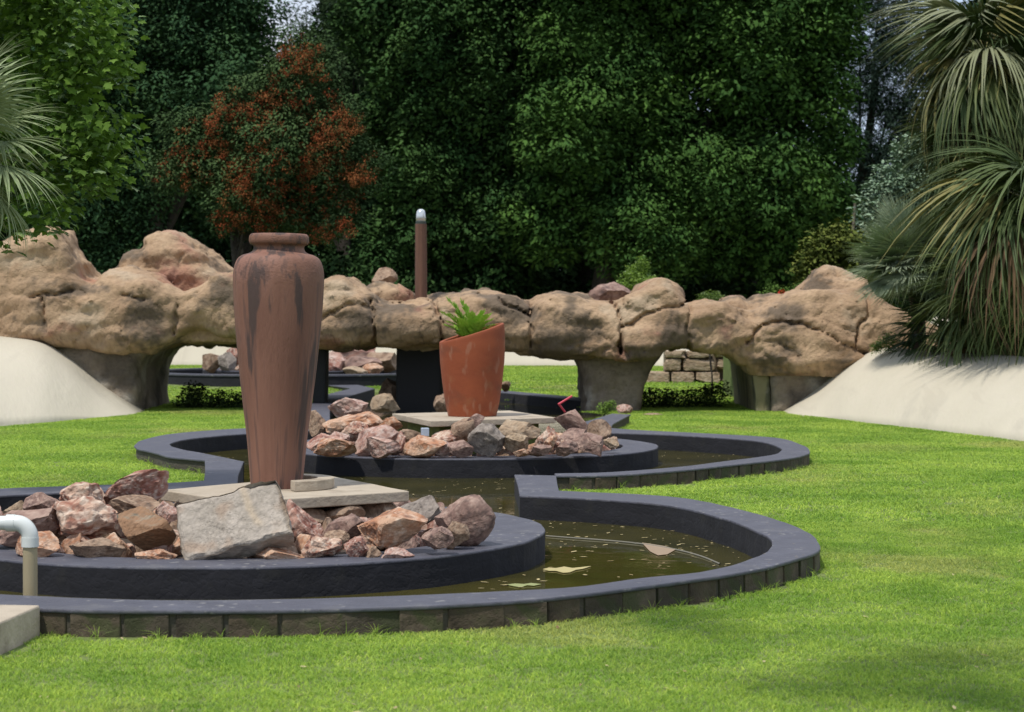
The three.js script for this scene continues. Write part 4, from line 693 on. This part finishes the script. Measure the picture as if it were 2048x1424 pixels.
const G = { oak: clump(100, 0.32, 0.17, 1), fine: clump(110, 0.26, 0.12, 2), feather: clump(110, 0.34, 0.045, 3, { wild: 2.6, droop: 0.5 }), shrub: clump(40, 0.42, 0.24, 4), big: clump(26, 0.36, 0.29, 5, { lobed: true, wild: 1.3, droop: 0.45, soft: 0.3 }), dense: clump(130, 0.24, 0.13, 6) };
const LM = leafMat({ roughness: 0.95 }), LMT = new THREE.MeshPhysicalMaterial({ roughness: 0.75, specularIntensity: 0.3, side: THREE.DoubleSide, transmission: 0.5, thickness: 0 });
tree({ label: 'big dark green broadleaf tree filling the middle right of the background', d: 55, foot: 1215, trunk: 0.42, seed: 11, geo: G.oak, mat: LM, per: 13, size: 0.5, colA: [0.036, 0.086, 0.020], colB: [0.075, 0.15, 0.030],
  lobes: [[1180, 90, 120], [1330, 40, 140, 1], [1500, 80, 150], [1615, 180, 85], [1150, 260, 105, -1], [1260, 330, 115], [1120, 420, 90], [1300, 470, 105, -1], [1430, 370, 95, -1], [1450, 460, 90], [1560, 370, 95, -1], [1625, 410, 75], [1560, 470, 85], [1400, -100, 150], [1200, -100, 140], [1600, -60, 120], [1240, 190, 105, -0.5], [1350, 240, 75, 0.5], [1520, 200, 80], [1650, 60, 70], [1640, 300, 60]] });
tree({ label: 'dark green tree behind the lamp post in the centre of the background', d: 57, foot: 1010, trunk: 0.35, seed: 12, geo: G.oak, mat: LM, per: 12, size: 0.5, colA: [0.028, 0.070, 0.020], colB: [0.058, 0.115, 0.030],
  lobes: [[790, 40, 100], [900, 60, 120, -1], [1010, 30, 110], [860, 190, 105], [980, 170, 100, -1], [1010, 300, 100], [880, 330, 110], [800, 250, 80, 1], [950, 440, 100], [1040, 430, 80, -1], [840, 450, 80], [1000, 540, 60], [900, -120, 140], [1050, -100, 120], [780, 520, 60]] });
tree({ label: 'dark bluish green tree behind the left leafy branches', d: 56, foot: 300, trunk: 0.35, seed: 13, geo: G.fine, mat: LM, per: 11, size: 0.55, colA: [0.026, 0.064, 0.027], colB: [0.052, 0.106, 0.038],
  lobes: [[420, 60, 105], [492, 40, 58], [330, 80, 100], [250, 150, 90], [420, 180, 105, -1], [330, 220, 100], [490, 170, 60], [270, 330, 100], [370, 330, 90, 1], [200, 420, 100], [250, 60, 90], [380, -60, 110], [60, 100, 160], [100, 350, 150], [430, 400, 80, 2], [180, 520, 70], [300, 500, 70]] });
tree({ label: 'light green feathery tree beside the sky gap at the top', d: 62, foot: 690, trunk: 0.2, seed: 14, geo: G.feather, mat: LM, per: 4.5, size: 0.6, colA: [0.04, 0.075, 0.035], colB: [0.075, 0.125, 0.05],
  lobes: [[650, 60, 55], [710, 100, 75], [600, 125, 40], [730, 20, 90], [665, 170, 65], [690, -60, 80], [610, 30, 26], [580, 150, 35]] });
tree({ label: 'wispy blue green tree with sky showing through, beside the palms', d: 60, foot: 1690, trunk: 0.22, seed: 15, geo: G.feather, mat: LM, per: 10, size: 0.55, colA: [0.026, 0.050, 0.038], colB: [0.058, 0.095, 0.066],
  lobes: [[1720, 60, 90], [1790, 160, 85], [1730, 260, 80], [1800, 330, 80], [1760, 430, 75], [1860, 80, 90], [1690, 400, 60], [1850, 250, 80], [1700, 490, 60], [1760, -60, 100], [1900, 180, 90]] });
{
  const lob = [[600, 180, 75], [520, 225, 65], [660, 265, 70], [465, 255, 55], [560, 310, 80, -0.6], [650, 355, 70], [500, 375, 68, -0.6], [420, 330, 60], [385, 275, 45], [560, 415, 68], [660, 430, 52], [470, 430, 40], [715, 335, 45], [600, 110, 45], [350, 340, 45]], d = 44;
  const t = tree({ label: 'olive green tree covered with orange red flowers, behind the left part of the bridge', d, foot: 478, trunk: 0.12, seed: 16, geo: G.fine, mat: LM, per: 11, size: 0.34, colA: [0.034, 0.066, 0.022], colB: [0.070, 0.115, 0.040], lobes: lob, bark: M.bark });
  const fl = lobesPx([[455, 215, 34], [530, 215, 30], [505, 285, 26], [660, 262, 42], [640, 300, 36], [690, 260, 24], [500, 375, 42], [540, 410, 34], [480, 350, 30], [625, 330, 30], [715, 350, 24], [450, 445, 26], [560, 365, 26], [690, 455, 20], [420, 250, 20], [600, 120, 24], [570, 100, 20], [520, 445, 24], [640, 470, 20]], d - 0.9);
  const red = clump(34, 0.30, 0.16, 9, { wild: 2.6 });
  instanced('blossom', red, LM, shell(fl, 2.9, 0.13, [0.22, 0.048, 0.018], [0.28, 0.11, 0.04], 61).concat(shell(lobesPx(lob, d + -0.4), 1.5, 0.12, [0.20, 0.04, 0.015], [0.22, 0.09, 0.03], 62)), t, 'stuff');
}
tree({ name: 'shrub', label: 'yellow green rounded shrub behind the right end of the bridge', cat: 'shrub', d: 36, foot: 1690, trunk: 0.05, seed: 17, geo: G.shrub, mat: LM, per: 12, size: 0.2, colA: [0.06, 0.085, 0.015], colB: [0.16, 0.185, 0.04], lobes: [[1680, 505, 50], [1640, 525, 40], [1730, 515, 50], [1660, 575, 50], [1740, 570, 45], [1625, 555, 24]] });
tree({ name: 'shrub', label: 'silvery grey green bush beside the fan palm', cat: 'shrub', d: 29.5, foot: 1830, y0: 0.9, trunk: 0.05, seed: 18, geo: G.shrub, mat: LM, per: 15, size: 0.16, colA: [0.17, 0.25, 0.16], colB: [0.29, 0.37, 0.26], lobes: [[1795, 370, 44], [1838, 315, 40], [1765, 430, 40], [1850, 420, 60], [1768, 395, 28], [1850, 500, 60], [1800, 480, 40], [1870, 350, 50]] });
tree({ name: 'sapling', label: 'light green sapling behind the boulder on the bridge', cat: 'sapling', d: 33, foot: 1272, trunk: 0.018, seed: 19, geo: G.shrub, mat: LMT, per: 8, size: 0.085, colA: [0.16, 0.27, 0.035], colB: [0.26, 0.40, 0.06], lobes: [[1270, 565, 26], [1283, 532, 12], [1254, 585, 20], [1298, 572, 18], [1262, 545, 10], [1285, 590, 22]] });
tree({ name: 'shrub', label: 'small light green tuft behind the bridge above the right arch', cat: 'shrub', d: 34, foot: 1424, trunk: 0.015, seed: 20, geo: G.shrub, mat: LMT, per: 8, size: 0.08, colA: [0.12, 0.2, 0.03], colB: [0.2, 0.31, 0.05], lobes: [[1424, 598, 14], [1408, 602, 10], [1440, 604, 10]] });
tree({ name: 'shrub', label: 'green shrub by the red flower behind the bridge', cat: 'shrub', d: 34.5, foot: 1545, trunk: 0.02, seed: 21, geo: G.shrub, mat: LM, per: 8, size: 0.1, colA: [0.06, 0.11, 0.02], colB: [0.11, 0.19, 0.035], lobes: [[1540, 588, 18], [1580, 592, 22], [1560, 600, 20], [1610, 585, 20]] });
{ const p = onD(1563, 584, 33.5), m = mesh('flower', clump(26, 0.9, 0.8, 91, { wild: 2 }), leafMat({ color: lin(0.55, 0.035, 0.02) })); m.scale.setScalar(0.052); m.position.copy(p); tag(m, 'single bright red flower showing over the back of the bridge', 'flower'); }
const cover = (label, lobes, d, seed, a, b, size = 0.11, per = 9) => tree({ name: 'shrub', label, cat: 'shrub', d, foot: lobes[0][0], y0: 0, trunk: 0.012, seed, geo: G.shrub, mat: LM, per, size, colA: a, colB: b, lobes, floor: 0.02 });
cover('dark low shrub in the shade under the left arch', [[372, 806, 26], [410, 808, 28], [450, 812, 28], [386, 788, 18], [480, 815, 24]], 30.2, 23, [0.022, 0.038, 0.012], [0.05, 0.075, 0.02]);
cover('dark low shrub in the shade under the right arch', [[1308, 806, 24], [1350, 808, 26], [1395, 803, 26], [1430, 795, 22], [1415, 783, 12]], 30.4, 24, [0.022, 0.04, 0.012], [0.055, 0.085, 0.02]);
cover('small green weed at the foot of the grey flared leg', [[1208, 816, 12], [1222, 812, 8]], 27.6, 25, [0.11, 0.18, 0.03], [0.17, 0.27, 0.05], 0.05);
tree({ name: 'shrub', label: 'small bright green creeper on the top edge of the right white bank', cat: 'plant', d: 28, foot: 1765, y0: 0.9, trunk: 0, seed: 26, geo: G.shrub, mat: LMT, per: 8, size: 0.06, colA: [0.12, 0.2, 0.04], colB: [0.2, 0.3, 0.06], lobes: [[1762, 690, 12], [1775, 676, 10], [1752, 700, 8], [1785, 690, 12]] });
// the wood behind everything: one dark mass
{
  const R = rng(99), list = [], gap = (x, y, z) => { const p = [1024 + x / -z * F, 640 - (y - EYE) / -z * F]; return ((p[0] - 570) / 115) ** 2 + ((p[1] - 0) / 150) ** 2 < 1 || ((p[0] - 1430) / 95) ** 2 + ((p[1] - 195) / 85) ** 2 < 1 || ((p[0] - 1590) / 75) ** 2 + ((p[1] - 285) / 70) ** 2 < 1 || (p[0] > 1610 && p[0] < 1990 && p[1] < 390); };
  for (let i = 0; i < 9000; i++) { const z = -(64 + 14 * R()), x = (R() * 2 - 1) * (24 + 0.1 * -z), y = 0.2 + Math.pow(R(), 0.8) * 15; if (gap(x, y, z)) continue; list.push([x, y, z, 0.8 + 0.6 * R(), mix3([0.015, 0.042, 0.016], [0.036, 0.082, 0.027], R())]); }
  for (let i = 0; i < 3500; i++) { const z = -(56 + 7 * R()), x = (R() * 2 - 1) * 22, y = 0.3 + R() * 2.6 * (0.8 + 0.6 * noise(x * 0.3, 2, z * 0.3)); list.push([x, y, z, 0.5 + 0.4 * R(), mix3([0.018, 0.045, 0.015], [0.05, 0.10, 0.028], R())]); }
  const m = instanced('woodland', G.dense, LM, list, scene, 'stuff'); tag(m, 'dark wood filling the background behind the garden trees', 'woodland');
  for (const [px, d, w, h, l] of [[470, 52, 0.11, 5, 'thin dark trunk below the flowering tree'], [1490, 58, 0.3, 6, 'dark trunk in shade left of the rounded shrub'], [1165, 58, 0.22, 6, 'dark trunk in shade left of the sapling'], [1690, 50, 0.05, 4.2, 'slim pale trunk standing above the rounded shrub']]) { const p = onD(px, 640, d), t = thing('bare_trunk', l, 'tree trunk', V(p.x, 0.2, p.z)); mesh('trunk', boxUV(taper([V(0, -0.2, 0), V(0.1, h * 0.5, 0), V(0.25, h, 0)], [w * 1.2, w, w * 0.6], 10, 8)), w < 0.06 ? M.paleBark : M.bark, t); }
}
// leafy branches close by at the left edge
{
  const o = { label: 'bright green leafy tree reaching in from the left edge', d: 14, foot: -260, trunk: 0.13, seed: 31, geo: G.big, mat: LMT, per: 7.5, size: 0.19, colA: [0.085, 0.165, 0.018], colB: [0.19, 0.33, 0.04], floor: 1.5, flat: 0.9,
    lobes: [[60, 60, 130, 0.4], [150, 50, 95], [160, 190, 85], [80, 230, 120, 0.3], [195, 300, 62], [130, 330, 85], [50, 380, 85, 0.4], [238, 275, 30], [120, 405, 36], [-80, 200, 160, 0.3], [-60, 380, 110], [215, 90, 45], [-40, -60, 150], [120, -70, 110], [215, 350, 30]] };
  tree(o);
}
// ---------------------------------------------------------------- palms
function frondGeo(pet, Rb, n, spread, droop, seed, wseg = 0.028) {
  const R = rng(seed), pos = [], idx = [], st = 6, pw = 0.011;
  const stem = s => [pet * s, -0.12 * pet * s * s, 0];
  for (let i = 0; i <= 5; i++) { const p = stem(i / 5), w = pw * (1 - 0.4 * i / 5); pos.push(p[0], p[1] + w, p[2], p[0], p[1] - w, p[2] + w, p[0], p[1] - w, p[2] - w); }
  for (let i = 0; i < 5; i++) for (let k = 0; k < 3; k++) { const a = i * 3 + k, b = i * 3 + (k + 1) % 3; idx.push(a, b, a + 3, b, b + 3, a + 3); }
  const h = stem(1);
  for (let i = 0; i < n; i++) {
    const f = (i / (n - 1) * 2 - 1) * spread + 0.03 * (R() - 0.5), L = Rb * (0.72 + 0.28 * Math.cos(f)) * (0.92 + 0.16 * R()), dr = droop * (0.6 + 0.8 * R()), tw = (R() - 0.5) * 0.25;
    const b = pos.length / 3;
    for (let k = 0; k <= st; k++) {
      const s = k / st, r = L * s, a = f + tw * s * s * 0.6, w = wseg * Rb * (s < 0.35 ? 0.35 + 1.85 * s : (1 - s) / 0.65), drop = -dr * L * Math.pow(s, 2.1) - 0.10 * L * Math.abs(Math.sin(f)) * s, rr = r * (1 - 0.25 * dr * s * s), cx = Math.cos(a), cz = Math.sin(a);
      pos.push(h[0] + cx * rr - cz * w, h[1] + drop + 0.35 * w, h[2] + cz * rr + cx * w, h[0] + cx * rr, h[1] + drop - 0.35 * w, h[2] + cz * rr, h[0] + cx * rr + cz * w, h[1] + drop + 0.35 * w, h[2] + cz * rr - cx * w);
    }
    for (let k = 0; k < st; k++) for (let c = 0; c < 2; c++) { const a = b + k * 3 + c; idx.push(a, a + 1, a + 3, a + 1, a + 4, a + 3); }
  }
  return bg(pos, idx);
}
function palm(label, foot, crown, count, geos, mats, elev, seed, w = 0.13, az = null) {
  const t = thing('palm', label, 'palm', foot), R = rng(seed), c = crown.clone().sub(foot);
  const tr = taper([V(0, -0.1, 0), V(c.x * 0.3, c.y * 0.5, c.z * 0.4), c.clone()], [w * 1.15, w, w * 0.9], 12, 16); mesh('trunk', boxUV(tr), M.trunk, t);
  for (let i = 0; i < count; i++) {
    const s = i / (count - 1), el = lerp(elev[0], elev[1], s) + 0.25 * (R() - 0.5), a = az ? lerp(az[0], az[1], R()) : i * 2.39996 + 0.5 * R();
    const m = mesh('frond', geos[Math.floor(R() * geos.length)], mats(s, R), t); m.position.copy(c).add(V(0, -0.22 * s, 0)); m.rotation.set(0.5 * (R() - 0.5), a, el, 'YZX'); m.scale.setScalar(0.85 + 0.3 * R());
  }
  return t;
}
M.trunk = std({ color: lin(0.10, 0.07, 0.045), bumpMap: rep(coarseBump, 2), bumpScale: 0.05 });
const pm = (c, r = 0.58) => new THREE.MeshPhysicalMaterial({ color: lin(...c), roughness: r, specularIntensity: 0.5, side: THREE.DoubleSide, transmission: 0.2, thickness: 0 });
const PM = { pale: [pm([0.27, 0.33, 0.16]), pm([0.32, 0.37, 0.21])], silver: [pm([0.27, 0.34, 0.20]), pm([0.22, 0.29, 0.15]), pm([0.31, 0.37, 0.25])], green: [pm([0.085, 0.12, 0.034]), pm([0.115, 0.145, 0.045]), pm([0.065, 0.10, 0.03])], yellow: pm([0.25, 0.225, 0.075]), dark: [pm([0.03, 0.055, 0.016]), pm([0.045, 0.075, 0.022])], dead: [pm([0.17, 0.105, 0.055], 0.8), pm([0.12, 0.075, 0.045], 0.8)], grey: [pm([0.19, 0.20, 0.09]), pm([0.22, 0.235, 0.125])] };
const pick = (l, R) => l[Math.floor(R() * l.length)];
{
  const fA = [1, 2, 3].map(s => frondGeo(0.42, 0.85, 30, 1.75, 0.55, s, 0.026)), fB = [4, 5, 6].map(s => frondGeo(0.55, 1.2, 34, 1.6, 0.95, s, 0.021)), fC = [7, 8, 9].map(s => frondGeo(0.32, 0.52, 34, 1.9, 0.12, s, 0.026)), fD = [10, 11].map(s => frondGeo(0.4, 0.6, 24, 1.7, 0.35, s, 0.03));
  palm('tall palm with grey green fans and brown dead fronds at the upper right corner', V(6.9, 0.85, -27.2), onD(1972, 105, 26.6), 70, [...fA, ...fB], (s, R) => s > 0.8 ? pick(PM.dead, R) : R() < 0.2 ? PM.yellow : R() < 0.35 ? pick(PM.grey, R) : pick(PM.green, R), [1.3, -1.25], 41, 0.16);
  palm('palm with long drooping green fronds hanging over the white bank', V(7.0, 0.85, -26.6), onD(2085, 405, 25.2), 56, fB, (s, R) => R() < 0.1 ? pick(PM.dead, R) : R() < 0.2 ? PM.yellow : pick(PM.green, R), [1.2, -1.15], 42, 0.15);
  palm('palm of stiff silvery green fans left of the drooping palms', V(5.95, 0.85, -28.5), onD(1812, 505, 27.2), 90, fC, (s, R) => pick(PM.silver, R), [1.45, -0.55], 43, 0.1);
  palm('palm with green fans between the silvery palm and the tall palm', V(6.95, 0.85, -27.6), onD(1965, 285, 26.8), 46, fA, (s, R) => s > 0.85 ? pick(PM.dead, R) : R() < 0.2 ? PM.yellow : pick(PM.green, R), [1.2, -1.1], 44, 0.13);
  palm('low dark green palm crouching on top of the white bank', V(6.2, 0.85, -28.1), onD(1888, 650, 27.5), 30, fD, (s, R) => pick(PM.dark, R), [1.3, -0.5], 45, 0.09);
  palm('low green palm at the right edge behind the bank top', V(6.65, 0.85, -26.9), onD(1990, 590, 26.3), 30, fA, (s, R) => R() < 0.15 ? PM.yellow : pick(PM.green, R), [1.1, -0.8], 46, 0.1);
  const fL = [21, 22].map(s => frondGeo(0.26, 0.44, 34, 1.8, 0.4, s, 0.022));
  palm('pale grey green fan palm in front of the leafy tree at the left edge', V(-3.9, 0, -12.4), onD(-70, 262, 12.4), 28, fL, (s, R) => pick(PM.pale, R), [1.3, -0.75], 47, 0.09);
}
// plant sprouting from the slanted pot
{
  const c = onD(945, 672, 18.9), t = thing('pot_plant', 'bright green feathery plant sprouting from the slanted terracotta pot', 'plant', c), R = rng(71);
  const mat = new THREE.MeshPhysicalMaterial({ color: lin(0.33, 0.52, 0.065), roughness: 0.7, specularIntensity: 0.3, side: THREE.DoubleSide, transmission: 0.35, thickness: 0 });
  const frond = seed => { const Q = rng(seed), pos = [], idx = []; const at = s => [s, 0.12 * Math.sin(s * 2.2) - 0.16 * s * s, 0];
    const leaf = (p, ang, l, lift) => { const b = pos.length / 3, dx = Math.cos(ang), dz = Math.sin(ang), w = l * 0.26; for (const [u, v] of [[0, 0], [0.4, 1], [1, 0], [0.4, -1]]) pos.push(p[0] + dx * l * u - dz * w * v, p[1] + lift * l * u + (v ? 0.02 : 0), p[2] + dz * l * u + dx * w * v); idx.push(b, b + 2, b + 1, b, b + 3, b + 2); };
    for (let k = 0; k < 12; k++) { const s = 0.18 + 0.8 * k / 12, p = at(s), l = (0.34 - 0.2 * s) * (0.8 + 0.4 * Q()); for (const sg of [-1, 1]) { leaf(p, sg * (0.9 + 0.3 * Q()), l, 0.25 - 0.3 * Q()); leaf(at(s + 0.03), sg * (0.5 + 0.3 * Q()), l * 0.7, 0.5 * Q()); } } leaf(at(0.95), 0, 0.16, 0);
    for (let k = 0; k < 6; k++) { const a = at(k / 6), b2 = at((k + 1) / 6), b = pos.length / 3; pos.push(a[0], a[1], a[2] - 0.012, a[0], a[1], a[2] + 0.012, b2[0], b2[1], b2[2] - 0.012, b2[0], b2[1], b2[2] + 0.012); idx.push(b, b + 1, b + 2, b + 1, b + 3, b + 2); } return bg(pos, idx); };
  const gs = [1, 2, 3].map(frond);
  for (let i = 0; i < 20; i++) { const m = mesh('frond', gs[i % 3], mat, t); m.position.set(0.1 * (R() - 0.5) - 0.03, -0.04, 0.1 * (R() - 0.5)); m.rotation.set(0, i * 2.4 + R(), 0.35 + 0.95 * R(), 'YZX'); m.scale.setScalar(0.19 + 0.16 * R()); }
  for (const [a, e, l] of [[3.0, 1.1, 0.46], [2.7, 1.35, 0.4], [3.4, 0.8, 0.4], [0.1, 0.95, 0.33], [0.3, 1.2, 0.3], [3.3, 0.95, 0.33], [-0.2, 0.8, 0.3]]) { const m = mesh('frond', gs[0], mat, t); m.position.set(-0.02, -0.05, 0); m.rotation.set(0, a, e, 'YZX'); m.scale.setScalar(l); }
}
// overhanging tree outside the frame, whose shade falls on the near grass
{
  const lift = (px, py, h, r) => { const p = onY(px, py, 0), s = h / SUN.y; return [p.x + SUN.x * s, h, p.z + SUN.z * s, r]; };
  const L = [lift(1335, 1250, 5.2, 0.26), lift(1400, 1288, 5.3, 0.16), lift(1700, 1385, 5.5, 0.35), lift(1880, 1350, 5.4, 0.22), lift(2000, 1410, 5.6, 0.3)];
  const t = thing('tree', 'tree standing beside the camera, outside the picture, shading the near grass', 'tree', V(3.4, 0, -3)), parts = [taper([V(3.4, -0.1, -3), V(3.3, 2.5, -3), V(2.4, 4.6, -4)], [0.2, 0.15, 0.1], 10, 12)];
  for (const l of L) parts.push(taper([V(2.4, 4.6, -4), V(lerp(2.4, l[0], 0.6), 5.2, lerp(-4, l[2], 0.6)), V(l[0], l[1], l[2])], [0.07, 0.03, 0.012], 6, 8));
  wpart('trunk', mergeGeometries(parts), M.bark, t); instanced('crown', G.fine, LM, shell(L, 5, 0.16, [0.03, 0.07, 0.015], [0.06, 0.12, 0.025], 83), t, 'stuff');
}
// ---------------------------------------------------------------- grass
function patch(size, n, h, w, seed) {
  const R = rng(seed), pos = [], nor = [], idx = [], col = [];
  for (let i = 0; i < n; i++) {
    const x = (R() - 0.5) * size, z = (R() - 0.5) * size, a = R() * 6.283, b = R() * 6.283, l = h * (0.5 + 0.8 * R()), bend = l * (0.9 + 1.4 * R()), dx = Math.cos(a) * w, dz = Math.sin(a) * w, o = pos.length / 3, ex = Math.cos(b) * bend, ez = Math.sin(b) * bend;
    pos.push(x - dx, -0.005, z - dz, x + dx, -0.005, z + dz, x - dx * 0.8 + ex * 0.35, l * 0.65, z - dz * 0.8 + ez * 0.35, x + dx * 0.8 + ex * 0.35, l * 0.65, z + dz * 0.8 + ez * 0.35, x + ex, l, z + ez);
    idx.push(o, o + 1, o + 2, o + 1, o + 3, o + 2, o + 2, o + 3, o + 4);
    const t = R(), c = t < 0.07 ? [1.5, 1.3, 1.5] : t < 0.3 ? [1.2, 1.1, 0.9] : t < 0.6 ? [0.72, 0.78, 0.8] : [1, 1, 1]; for (let k = 0; k < 5; k++) { const q = k === 4 ? 1 : k < 2 ? 0 : 0.7; col.push(...c); }
  }
  const g = new THREE.BufferGeometry(); g.setAttribute('position', new THREE.Float32BufferAttribute(pos, 3)); g.setAttribute('color', new THREE.Float32BufferAttribute(col, 3)); g.setIndex(idx); g.computeVertexNormals(); return g;
}
{
  const gm = new THREE.MeshPhysicalMaterial({ vertexColors: true, roughness: 0.85, specularIntensity: 0.35, side: THREE.DoubleSide, transmission: 0.45, thickness: 0 }), R = rng(7);
  const dry = (x, d) => smooth(0.1, 0.35, fbm(x * 0.55 + 3, d * 0.4, 6, 4));
  const block = new Set();
  const lay = (d0, d1, size, n, h, w, seeds) => {
    const geos = seeds.map(s => patch(size * 1.25, n, h, w, s)), lists = geos.map(() => []);
    for (let d = d0; d < d1; d += size) for (let x = -0.31 * d - 1.2; x < 0.31 * d + 1.2; x += size) {
      const X = x + size * 0.4 * (R() - 0.5), D = d + size * 0.4 * (R() - 0.5); if (wet(X, D)) continue;
      if (wet(X + size * 0.35, D) && wet(X - size * 0.35, D)) continue;
      if (X > -2.75 && X < -2.05 && D < 8.5 && D > 7.7) continue;
      let c = mix3([0.235, 0.40, 0.048], [0.43, 0.59, 0.095], clamp(0.5 + 1.6 * fbm(X * 1.1, D * 0.9, 2, 5) + 0.8 * (R() - 0.5))); c = mix3(c, [0.46, 0.48, 0.15], 0.7 * dry(X, D));
      const k = size < 0.3 ? 0.75 + 0.5 * R() + 0.5 * Math.max(0, noise(X * 2.2, D * 2.2, 7)) : 0.85 + 0.3 * R();
      lists[Math.floor(R() * geos.length)].push([X, groundY(D), -D, [1, k, 1], c, new THREE.Quaternion().setFromEuler(new THREE.Euler(0, R() * 6.283, 0))]);
    }
    lists.forEach((l, i) => { const m = instanced('grass', geos[i], gm, l, scene, 'stuff'); tag(m, 'short mown green lawn around the ponds', 'grass', 'lawn grass'); });
  };
  lay(6.2, 13, 0.2, 640, 0.013, 0.0019, [1, 2, 3]);
  lay(13, 31, 0.4, 800, 0.018, 0.0036, [4, 5]);
  lay(31, 52, 0.8, 620, 0.026, 0.009, [6, 7]);
  // longer blades against the walls
  const tall = patch(0.12, 14, 0.085, 0.003, 9), list = [];
  const fringe = (path, off0, p, sd = 1) => { const off = -off0 * sd; for (let i = 0; i < path.length - 1; i++) { const a = path[i], b = path[i + 1], l = Math.hypot(b[0] - a[0], b[1] - a[1]); for (let s = R() * 0.12; s < l; s += 0.11) { if (R() > p) continue; const t = s / l, x = lerp(a[0], b[0], t) + (b[1] - a[1]) / l * off, d = lerp(a[1], b[1], t) - (b[0] - a[0]) / l * off; if (wet(x, d)) continue; list.push([x, groundY(d), -d, 0.3 + 0.55 * R() * R(), mix3([0.24, 0.37, 0.05], [0.36, 0.5, 0.08], R())]); } } };
  fringe(nearOuter, 0.03, 0.75); fringe(midROuter, 0.03, 0.7, -1); fringe(midLOuter, 0.03, 0.7);
  const m = instanced('grass', tall, gm, list, scene, 'stuff'); tag(m, 'longer grass blades along the foot of the pond walls', 'grass');
}
// ---------------------------------------------------------------- bits of dry leaf on the water and the copings
{
  const g = bg([-0.5, 0, 0, -0.1, 0.03, 0.2, 0.25, 0.02, 0.16, 0.5, 0.05, 0, 0.2, 0.02, -0.18, -0.2, 0.03, -0.15], [0, 1, 5, 1, 2, 5, 2, 4, 5, 2, 3, 4]);
  const R = rng(17), list = [], add = (x, d, y, s, col) => list.push([x, y, -d, s, col, new THREE.Quaternion().setFromEuler(new THREE.Euler(0, R() * 6.28, 0))]);
  const put = (n, x0, x1, d0, d1, s0, s1) => { for (let i = 0; i < n; i++) { const x = lerp(x0, x1, R()), d = lerp(d0, d1, R()); if (!inPoly(x, d, waterPoly) || strips.some(s => inPoly(x, d, s)) || noise(x * 1.6, d * 1.1, 9) < -0.25) continue; if (Math.hypot(x - I1[0], d - I1[1]) < 1.9 || Math.hypot(x - I2[0], d - I2[1]) < 1.93) continue; add(x, d, WATER + 0.004, lerp(s0, s1, R() * R()), mix3([0.22, 0.17, 0.08], [0.46, 0.38, 0.2], R())); } };
  put(520, -0.3, 1.8, 8.8, 14.6, 0.02, 0.075); put(200, -2, 0.5, 13.5, 17.6, 0.02, 0.07); put(260, -3.6, 3.2, 16, 22.6, 0.02, 0.07); put(60, -4.5, -0.3, 8.5, 15, 0.02, 0.06);
  for (let i = 0; i < 900; i++) { const x = lerp(-4, 2, R()), d = lerp(8.3, 14.5, R()); if (inPoly(x, d, strips[0]) && (x > 0.6 || R() < 0.12)) add(x, d, RIM + 0.002, lerp(0.008, 0.022, R()), mix3([0.2, 0.15, 0.1], [0.42, 0.36, 0.28], R())); }
  const m = instanced('leaf_litter', g, leafMat(), list, scene, 'stuff'); tag(m, 'specks of dry leaf scattered on the pond water and black copings', 'leaf litter');
  const lawn = [], B = rng(23); for (let i = 0; i < 420; i++) { const d = lerp(6.6, 30, B() * B()), x = (B() * 2 - 1) * 0.3 * d; if (wet(x, d)) continue; lawn.push([x, groundY(d) + 0.012, -d, lerp(0.012, 0.045, B() * B()), mix3([0.16, 0.10, 0.05], [0.48, 0.40, 0.22], B()), new THREE.Quaternion().setFromEuler(new THREE.Euler(0.6 * (B() - 0.5), B() * 6.28, 0.6 * (B() - 0.5)))]); }
  tag(instanced('leaf_litter', g, leafMat(), lawn, scene, 'stuff'), 'few small dry leaves lying in the lawn grass', 'leaf litter');
}
renderer.render(scene, camera);
